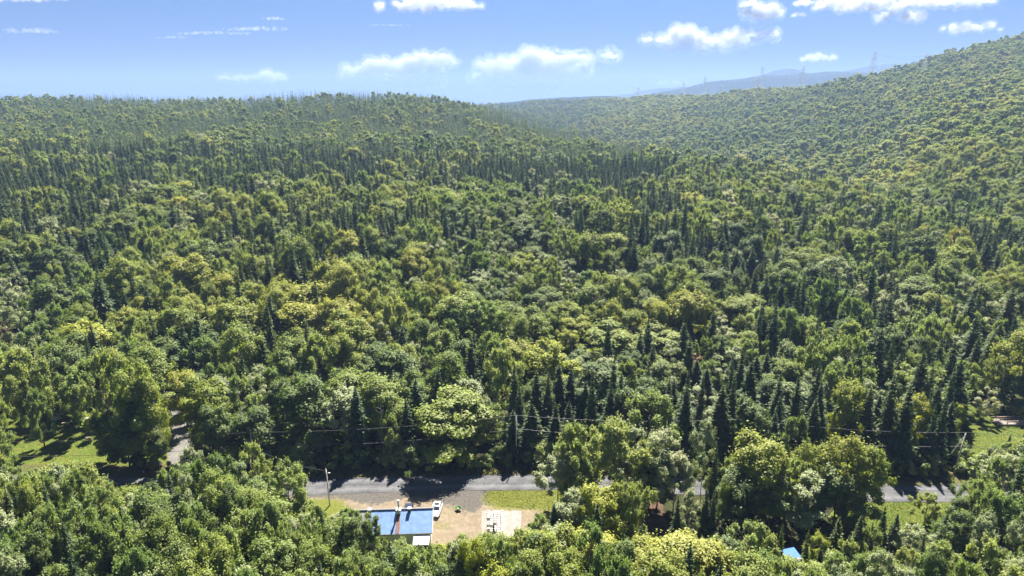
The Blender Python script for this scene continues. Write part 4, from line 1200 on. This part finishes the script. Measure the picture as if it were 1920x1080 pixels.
a, b = at(1863, 795), at(1990, 795)
br = empty('wooden_bridge', (a.x, a.y, 0), math.atan2(b.y - a.y, b.x - a.x)); tag(br, 'low wooden footbridge with railings at the right edge behind the lawn', 'bridge')
BL = (b - a).length
m = MB()
for k in range(int(BL / .3)): m.box((k * .3 + .15, 0, .5), (.27, 2.4, .06))
o_ = m.build('deck_planks', M['slab'], br); o_['kind'] = 'stuff'
for s in (-1, 1):
    MB().box((BL / 2, s * 1.25, 1.45), (BL, .10, .12)).build('rail', M['wood'], br)
    MB().box((BL / 2, s * 1.25, .98), (BL, .07, .10)).build('rail', M['wood'], br)
    MB().box((BL / 2, s * 1.1, .35), (BL, .16, .22)).build('beam', M['wood'], br)
    pm = MB().box((0, 0, .75), (.12, .12, 1.5)).mesh('post', M['wood'])
    for k in range(int(BL / 2.4) + 1): add_mesh('post', pm, br, (k * 2.4 + .1, s * 1.34, 0))

p = at(1482, 1062)
sh = empty('shed', (p.x, p.y, 0), R_(15)); tag(sh, 'small shed with a bright blue roof among the spruces at the bottom', 'shed')
MB().box((0, 0, 1.1), (2.3, 2.3, 2.2)).build('wall', M['wood'], sh)
M['tarp'] = plain('bright_blue_roof', (.045, .15, .45), .8, var=.1)
MB().box((0, 0, 2.38), (2.8, 2.8, .08), rot=Matrix.Rotation(R_(14), 3, 'X')).build('roof', M['tarp'], sh)
MB().box((0, -1.17, .95), (.8, .05, 1.8)).build('door', M['brown'], sh)

# ------------------------------------------------------------------ utility poles and wires
def pole(px, base, top, label, tilt=0.0, lamp=False, brace=False, r=.16):
    b = at(px, base); h = atY(px, top, b.y).z
    root = empty('utility_pole', (b.x, b.y, 0)); root.rotation_euler.y = R_(tilt); tag(root, label, 'utility pole')
    MB().tube((0, 0, -.3), (0, 0, h), r, r * .68, 12).build('pole', M['pole'], root, True)
    MB().tube((0, 0, h), (0, 0, h + .22), .05, .035, 8).build('insulator', M['white'], root)
    MB().box((.14, 0, h - 3.2), (.14, .12, .25)).build('bracket', M['steel'], root)
    MB().box((0, .17, h - .9), (.08, .06, .7)).build('ground_plate', M['steel'], root)
    if lamp:
        MB().tube((0, 0, h - .9), (.55, -.25, h - .65), .035, .03, 6).build('lamp_arm', M['steel'], root)
        MB().box((.68, -.3, h - .65), (.42, .2, .14), taper=.8).build('lamp_head', M['metal'], root)
    if brace:
        MB().tube((-.05, 0, h - .5), (-2.0, -.2, h * .5), .07, .07, 8).build('brace', M['pole'], root)
    t = math.sin(R_(tilt)) * h
    return Vector((b.x + t, b.y, math.cos(R_(tilt)) * h + .2)), h
PL = [pole(-170, 905, 828, 'utility pole beyond the left end of the wires')[0],
      pole(478, 885, 812, 'utility pole whose top shows above the foreground trees, left of the road')[0],
      pole(968, 868, 780, 'tall utility pole at the forest edge, in the middle of the road')[0],
      pole(1388, 876, 787, 'utility pole half hidden behind the big trees right of the middle')[0],
      pole(1788, 889, 812, 'leaning utility pole with a brace where the road ends on the right', 5.5, brace=True)[0],
      pole(2090, 886, 806, 'utility pole beyond the right end of the wires')[0]]
PR, _ = pole(618.5, 948, 880, 'short utility pole with a lamp on the near side of the road', -1.5, lamp=True)
def wire(pts, drop, sag, label, r=.028, n=14, name='overhead_wire', grp=None):
    P = []
    for a, b in zip(pts[:-1], pts[1:]):
        for k in range(n):
            t = k / n; q = a.lerp(b, t); P.append(q - Vector((0, 0, drop + sag * 4 * t * (1 - t))))
    P.append(pts[-1] - Vector((0, 0, drop)))
    m = MB()
    for a, b in zip(P[:-1], P[1:]): m.tube(a, b, r, r, 4, False)
    o = m.build(name, M['wire']); tag(o, label, 'wire', grp); return o
wire(PL, 0, 1.0, 'upper wire strung between the roadside utility poles')
wire(PL, 3.3, 1.3, 'lower wire strung between the roadside utility poles', .034)
wire([PR, at(478, 885) + Vector((0, 0, 6.5))], .5, .8, 'short wire from the lamp pole to the pole on the left')

# ------------------------------------------------------------------ transmission towers on the skyline
M['lattice'] = plain('pale_lattice_steel', (.75, .75, .74), .6, .2, var=.05)
def lattice(H, k=.30):
    m = MB()
    def w(z): return 5.2 * (1 - z / H * .84) * H / 50
    lv = [0, .16, .30, .42, .53, .63, .72, .80, .88, .95, 1]
    for a, b in zip(lv[:-1], lv[1:]):
        za, zb = a * H, b * H; wa, wb_ = w(za), w(zb)
        for i, (sx_, sy_) in enumerate(((-1, -1), (1, -1), (1, 1), (-1, 1))):
            nx, ny = ((1, -1), (1, 1), (-1, 1), (-1, -1))[i]
            m.tube((sx_ * wa, sy_ * wa, za), (sx_ * wb_, sy_ * wb_, zb), k, k, 4, False)
            m.tube((sx_ * wa, sy_ * wa, za), (nx * wb_, ny * wb_, zb), k * .55, k * .55, 3, False)
            m.tube((nx * wa, ny * wa, za), (sx_ * wb_, sy_ * wb_, zb), k * .55, k * .55, 3, False)
            m.tube((sx_ * wb_, sy_ * wb_, zb), (nx * wb_, ny * wb_, zb), k * .55, k * .55, 3, False)
    arms = MB()
    for zf_, l in ((.66, .16), (.80, .19), (.93, .13)):
        for s in (-1, 1):
            arms.tube((0, 0, zf_ * H), (s * l * H, 0, zf_ * H + .6), k * .8, k * .6, 4)
            arms.tube((0, 0, zf_ * H + 2.2), (s * l * H, 0, zf_ * H + .6), k * .6, k * .5, 4)
            arms.tube((s * l * H, 0, zf_ * H + .6), (s * l * H, 0, zf_ * H - 2.2), k * .6, k * .6, 4)
    return m, arms
lat = {}
TOW = [(1641, 97, 1480, 'tallest pale transmission tower, standing where the right hill meets the sky'), (1430, 126, 1950, 'second tallest transmission tower, against the far blue hills'),
       (1416, 146, 2050, 'short dark transmission tower just left of the second tallest one'), (1507, 124, 1700, 'transmission tower on the skyline left of the tallest one'),
       (1323, 143, 2200, 'small transmission tower on the ridge left of the paired towers'), (1354, 158, 2300, 'faint low transmission tower right of the small ridge tower'),
       (1283, 153, 2350, 'faint slender transmission tower at the left end of the row of towers'), (1197, 163, 2450, 'leftmost, tiny transmission tower on the distant ridge'),
       (1737, 101, 1300, 'transmission tower halfway up the right hill, in front of the forest')]
TT = []
for px, top, Y, lab in TOW:
    q = atY(px, top, Y); gz = float(terrain(q.x, Y)); H = q.z - gz
    root = empty('transmission_tower', (q.x, Y, gz), R_(25)); tag(root, lab, 'transmission tower', 'transmission towers along the skyline')
    m, ar = lattice(H, .22 if Y < 1600 else .26)
    m.build('lattice_frame', M['lattice'], root); ar.build('crossarms', M['lattice'], root)
    TT.append((root, H, q))
    print('tower', px, round(H), round(gz))
# conductors climbing the right hill
q = atY(2040, 66, 1150); tg = float(terrain(q.x, 1150))
A = TT[0][2]; B = TT[8][2]
for k, (dz, dy) in enumerate(((2, 0), (6, -6), (11, 8), (16, 0), (22, 5))):
    wire([A + Vector((0, dy, 0)), B + Vector((0, dy, 0)), q + Vector((0, dy, 0))], dz, 7, ('highest', 'second highest', 'middle', 'second lowest', 'lowest')[k] + ' power line conductor crossing the slope of the right hill', .13, 16, 'power_line', 'power line conductors on the right hill')
root = empty('transmission_tower', (q.x, 1150, tg), R_(25)); tag(root, 'transmission tower beyond the right edge holding the power lines', 'transmission tower', 'transmission towers along the skyline')
m, ar = lattice(max(20, q.z - tg)); m.build('lattice_frame', M['lattice'], root); ar.build('crossarms', M['lattice'], root)

# dead trunks in the wood
for px, t0_, b0_, lab in ((719, 745, 860, 'bare grey dead trunk at the forest edge left of the middle pole'), (462, 700, 868, 'thin bare trunk at the forest edge, above the foreground trees')):
    b = at(px, b0_); h = atY(px, t0_, b.y).z
    root = empty('dead_tree', (b.x, b.y, 0)); tag(root, lab, 'dead tree')
    MB().path([Vector((0, 0, -.2)), Vector((.1, 0, h * .5)), Vector((-.05, .1, h))], [.16, .11, .03], 7).build('trunk', M['palebark'], root)
    m = MB()
    for k in range(9):
        z = h * random.uniform(.3, .95); a = random.uniform(0, 6.28); m.tube((0, 0, z), (math.cos(a) * 1.1, math.sin(a) * 1.1, z + .6), .035, .012, 4)
    m.build('branches', M['palebark'], root)

# ------------------------------------------------------------------ air
hm, n, l = nt('haze_air')
pv = n.new('ShaderNodeVolumePrincipled'); pv.inputs['Color'].default_value = (.25, .37, .66, 1); pv.inputs['Density'].default_value = HAZE; pv.inputs['Anisotropy'].default_value = 0.2
o = n.new('ShaderNodeOutputMaterial'); l.new(pv.outputs[0], o.inputs['Volume'])
hz = MB().box((0, 5900, 246), (29000, 14200, 534)).build('haze', hm); tag(hz, 'thin pale blue haze in the air', 'haze', kind='stuff')

# ------------------------------------------------------------------ clouds
cm, n, l = nt('cloud')
pv = n.new('ShaderNodeVolumePrincipled'); pv.inputs['Color'].default_value = (.66, .68, .72, 1); pv.inputs['Density'].default_value = .005; pv.inputs['Anisotropy'].default_value = 0.3
o = n.new('ShaderNodeOutputMaterial'); l.new(pv.outputs[0], o.inputs['Volume'])
cv, n, l = nt('cloud_veil')
pv = n.new('ShaderNodeVolumePrincipled'); pv.inputs['Color'].default_value = (.62, .65, .72, 1); pv.inputs['Density'].default_value = .0007; pv.inputs['Anisotropy'].default_value = 0.3
o = n.new('ShaderNodeOutputMaterial'); l.new(pv.outputs[0], o.inputs['Volume'])
ct, n, l = nt('thin_cloud')
pv = n.new('ShaderNodeVolumePrincipled'); pv.inputs['Color'].default_value = (.995, .995, .995, 1); pv.inputs['Density'].default_value = .0007; pv.inputs['Anisotropy'].default_value = 0.3
o = n.new('ShaderNodeOutputMaterial'); l.new(pv.outputs[0], o.inputs['Volume'])
CY = 26000
def cloud(lumps, label, mat=cm, seed=0):
    """lumps: (column, row, half width, half height) in the photograph; each a heap of puffs"""
    rg = np.random.default_rng(100 + seed)
    bm = bmesh.new()
    k = CY / F * .97
    c0 = None
    for px, row, hw_, hh in lumps:
        c = atY(px, row, CY)
        n_ = max(5, int(5 + hw_ / hh * 5))
        for i in range(n_):
            u = rg.uniform(-1, 1); top = (1 - u * u) ** .5
            r = hh * rg.uniform(.38, .62) * (.45 + .55 * top)
            vz = rg.uniform(-.55, .75 * top)
            p_ = c + Vector((u * (hw_ - r * .6) * k, rg.uniform(-.9, .9) * hh * 1.6 * k, (max(-hh * .75 + r, vz * (hh - r))) * k))
            M4 = Matrix.Translation(p_) @ Matrix.Diagonal((1.25, 1.25, .95, 1))
            bmesh.ops.create_icosphere(bm, subdivisions=3, radius=r * k, matrix=M4)
    me = bpy.data.meshes.new('cloud'); bm.to_mesh(me); bm.free(); me.materials.append(mat)
    cen = Vector(np.mean([v.co for v in me.vertices], axis=0)); me.transform(Matrix.Translation(-cen))
    o = add_mesh('cloud', me, None, cen)
    hh = max(q[3] for q in lumps)
    rm = o.modifiers.new('remesh', 'REMESH'); rm.mode = 'VOXEL'; rm.voxel_size = hh * k / 22; rm.use_smooth_shade = True
    tx = bpy.data.textures.new('puff', 'CLOUDS'); tx.noise_scale = hh * k * .45; tx.noise_depth = 4
    d = o.modifiers.new('puffs', 'DISPLACE'); d.texture = tx; d.strength = hh * k * .42; d.mid_level = .5; d.texture_coords = 'GLOBAL'
    t2 = bpy.data.textures.new('wisp', 'CLOUDS'); t2.noise_scale = hh * k * .16; t2.noise_depth = 3
    d2 = o.modifiers.new('wisps', 'DISPLACE'); d2.texture = t2; d2.strength = hh * k * .22; d2.mid_level = .5; d2.texture_coords = 'GLOBAL'
    if mat is cm:
        v = add_mesh('veil', me.copy(), o); v.data.materials[0] = cv
        rm = v.modifiers.new('remesh', 'REMESH'); rm.mode = 'VOXEL'; rm.voxel_size = hh * k / 16; rm.use_smooth_shade = True
        for t_, s_, m_ in ((tx, .95, .28), (t2, .5, .35)):
            d_ = v.modifiers.new('fray', 'DISPLACE'); d_.texture = t_; d_.strength = hh * k * s_; d_.mid_level = m_; d_.texture_coords = 'GLOBAL'
    tag(o, label, 'cloud', 'clouds in the sky'); return o
cloud([(672, 136, 42, 14), (730, 128, 56, 24), (790, 122, 54, 25), (822, 113, 30, 14), (765, 152, 70, 11)], 'wide white cloud with grey base left of the middle, above the ridge', seed=1)
cloud([(935, 128, 50, 20), (1000, 118, 50, 32), (1050, 122, 66, 24), (1075, 112, 34, 13), (985, 140, 100, 14), (985, 162, 72, 9), (1142, 105, 18, 7)], 'largest heaped cloud, low in the middle of the sky', seed=2)
cloud([(512, 143, 28, 16), (460, 146, 26, 8), (422, 146, 16, 6)], 'small round cloud trailing two puffs, low on the left', seed=3)
cloud([(1278, 70, 40, 24), (1330, 80, 60, 13), (1385, 70, 36, 14), (1432, 64, 28, 9), (1228, 75, 30, 6), (1290, 90, 45, 7)], 'long lumpy white cloud above the far blue hills', seed=4)
cloud([(1430, 22, 38, 19), (1410, 8, 20, 9)], 'single compact white cloud near the top, right of the middle', seed=5)
cloud([(1565, 12, 34, 16), (1640, 8, 70, 17), (1690, 30, 44, 14), (1760, 4, 70, 13), (1820, 2, 40, 10)], 'broad white cloud running along the top edge on the right', seed=6)
cloud([(1822, 52, 46, 13)], 'flat-bottomed white cloud touching the slope of the right hill', seed=7)
cloud([(1535, 108, 30, 10)], 'small lone white cloud left of the tallest transmission tower', seed=8)
cloud([(760, 12, 55, 12), (820, 6, 70, 14), (870, 10, 34, 9)], 'flat white cloud at the top edge left of the middle', seed=9)
cloud([(1505, 6, 16, 8)], 'tiny white puff at the top edge, left of the broad cloud', seed=10)
cloud([(1498, 28, 12, 6)], 'tiny white puff just below the one at the top edge', seed=11)
cloud([(50, -4, 70, 8)], 'thin white cloud cut by the upper left corner', seed=12)
cloud([(320, 70, 30, 4), (400, 62, 70, 5), (480, 54, 60, 6), (512, 35, 22, 5)], 'faint streaky veil of cloud in the upper left', ct, 13)
cloud([(60, 58, 48, 7)], 'faint grey wisp at the far left of the sky', ct, 14)
cloud([(1255, 155, 34, 6)], 'faint low wisp just above the far blue hills', ct, 15)
cloud([(730, 47, 40, 3)], 'faint thin streak under the flat cloud at the top', ct, 16)
# ------------------------------------------------------------------ a label of its own for every tree and shrub
ORD = ['', 'nearest', 'second nearest', 'third nearest', 'fourth nearest', 'fifth nearest', 'sixth nearest', 'seventh nearest', 'eighth nearest', 'ninth nearest', 'tenth nearest',
       'eleventh nearest', 'twelfth nearest', 'thirteenth nearest', 'fourteenth nearest', 'fifteenth nearest', 'sixteenth nearest', 'seventeenth nearest', 'eighteenth nearest', 'nineteenth nearest', 'twentieth nearest']
LAND = [(735, 975, 'the blue-roofed house'), (818, 953, 'the white parked car'), (942, 985, 'the pad of stone blocks'), (618, 915, 'the lamp pole'), (968, 824, 'the middle utility pole'),
        (1388, 815, 'the half-hidden utility pole'), (1790, 850, 'the leaning braced pole'), (345, 822, 'the gravel driveway'), (283, 872, 'the black car'), (1895, 793, 'the footbridge'),
        (1480, 1032, 'the blue shed roof'), (122, 795, 'the pale picnic table'), (478, 825, 'the pole top left of the road'), (1222, 965, 'the patch of red earth'), (1700, 925, 'the right end of the road'),
        (326, 732, 'the white gate'), (30, 1060, 'the lower left corner'), (1890, 1060, 'the lower right corner'), (400, 1065, 'the bottom edge left of the house'), (1100, 1065, 'the bottom edge in the middle'),
        (719, 800, 'the grey dead trunk'), (0, 600, 'the left edge at mid height'), (1920, 600, 'the right edge at mid height'), (1000, 905, 'the lawn corner by the road'), (1641, 600, 'the slope under the tallest tower')]
def tree_desc(i, k):
    x, y, z, h, r, s, ti, hd = T[i]
    size = 'tall ' if h > 16 else ('small ' if h < 9 else '')
    if k == 'shrub': return ('low ' if h < 4 else 'high ') + 'leafy green shrub'
    if s == 'spruce': return size + ('dark pointed spruce' if ti < .5 else 'fresh green pointed spruce')
    c = {'maple': 'yellow-green rounded tree' if ti > .55 else 'mid green rounded tree', 'yellow': 'bright yellow leafy tree', 'ash': 'pale green upright tree' if ti > .5 else 'green upright tree',
         'birch': 'silvery green airy tree', 'dark': 'dark green rounded tree', 'redleaf': 'rust-coloured dying tree'}[s]
    return size + c
buckets = {}
for root, i, k in TREES:
    x, y, z, h, r, s, ti, hd = T[i]
    px, py, _ = project(x, y, z + h * .7)
    j = min(range(len(LAND)), key=lambda j: math.hypot(LAND[j][0] - px, LAND[j][1] - py))
    dx, dy = px - LAND[j][0], py - LAND[j][1]
    if abs(dx) > abs(dy): dr = 'left of' if dx < 0 else 'right of'
    else: dr = 'above' if dy < 0 else 'below'
    buckets.setdefault((tree_desc(i, k), j, dr), []).append((math.hypot(dx, dy), root, k))
GRP = {'spruce_tree': ('spruce', 'spruce trees of the forest'), 'broadleaf_tree': ('tree', 'broadleaf trees of the forest'), 'shrub': ('shrub', 'shrubs along the forest edge and lawns')}
for (d, j, dr), lst in buckets.items():
    lst.sort(key=lambda q: q[0])
    for n_, (_, root, k) in enumerate(lst):
        tag(root, f"{d}, {ORD[min(n_ + 1, 20)]} {dr} {LAND[j][2]}", GRP[k][0], GRP[k][1])
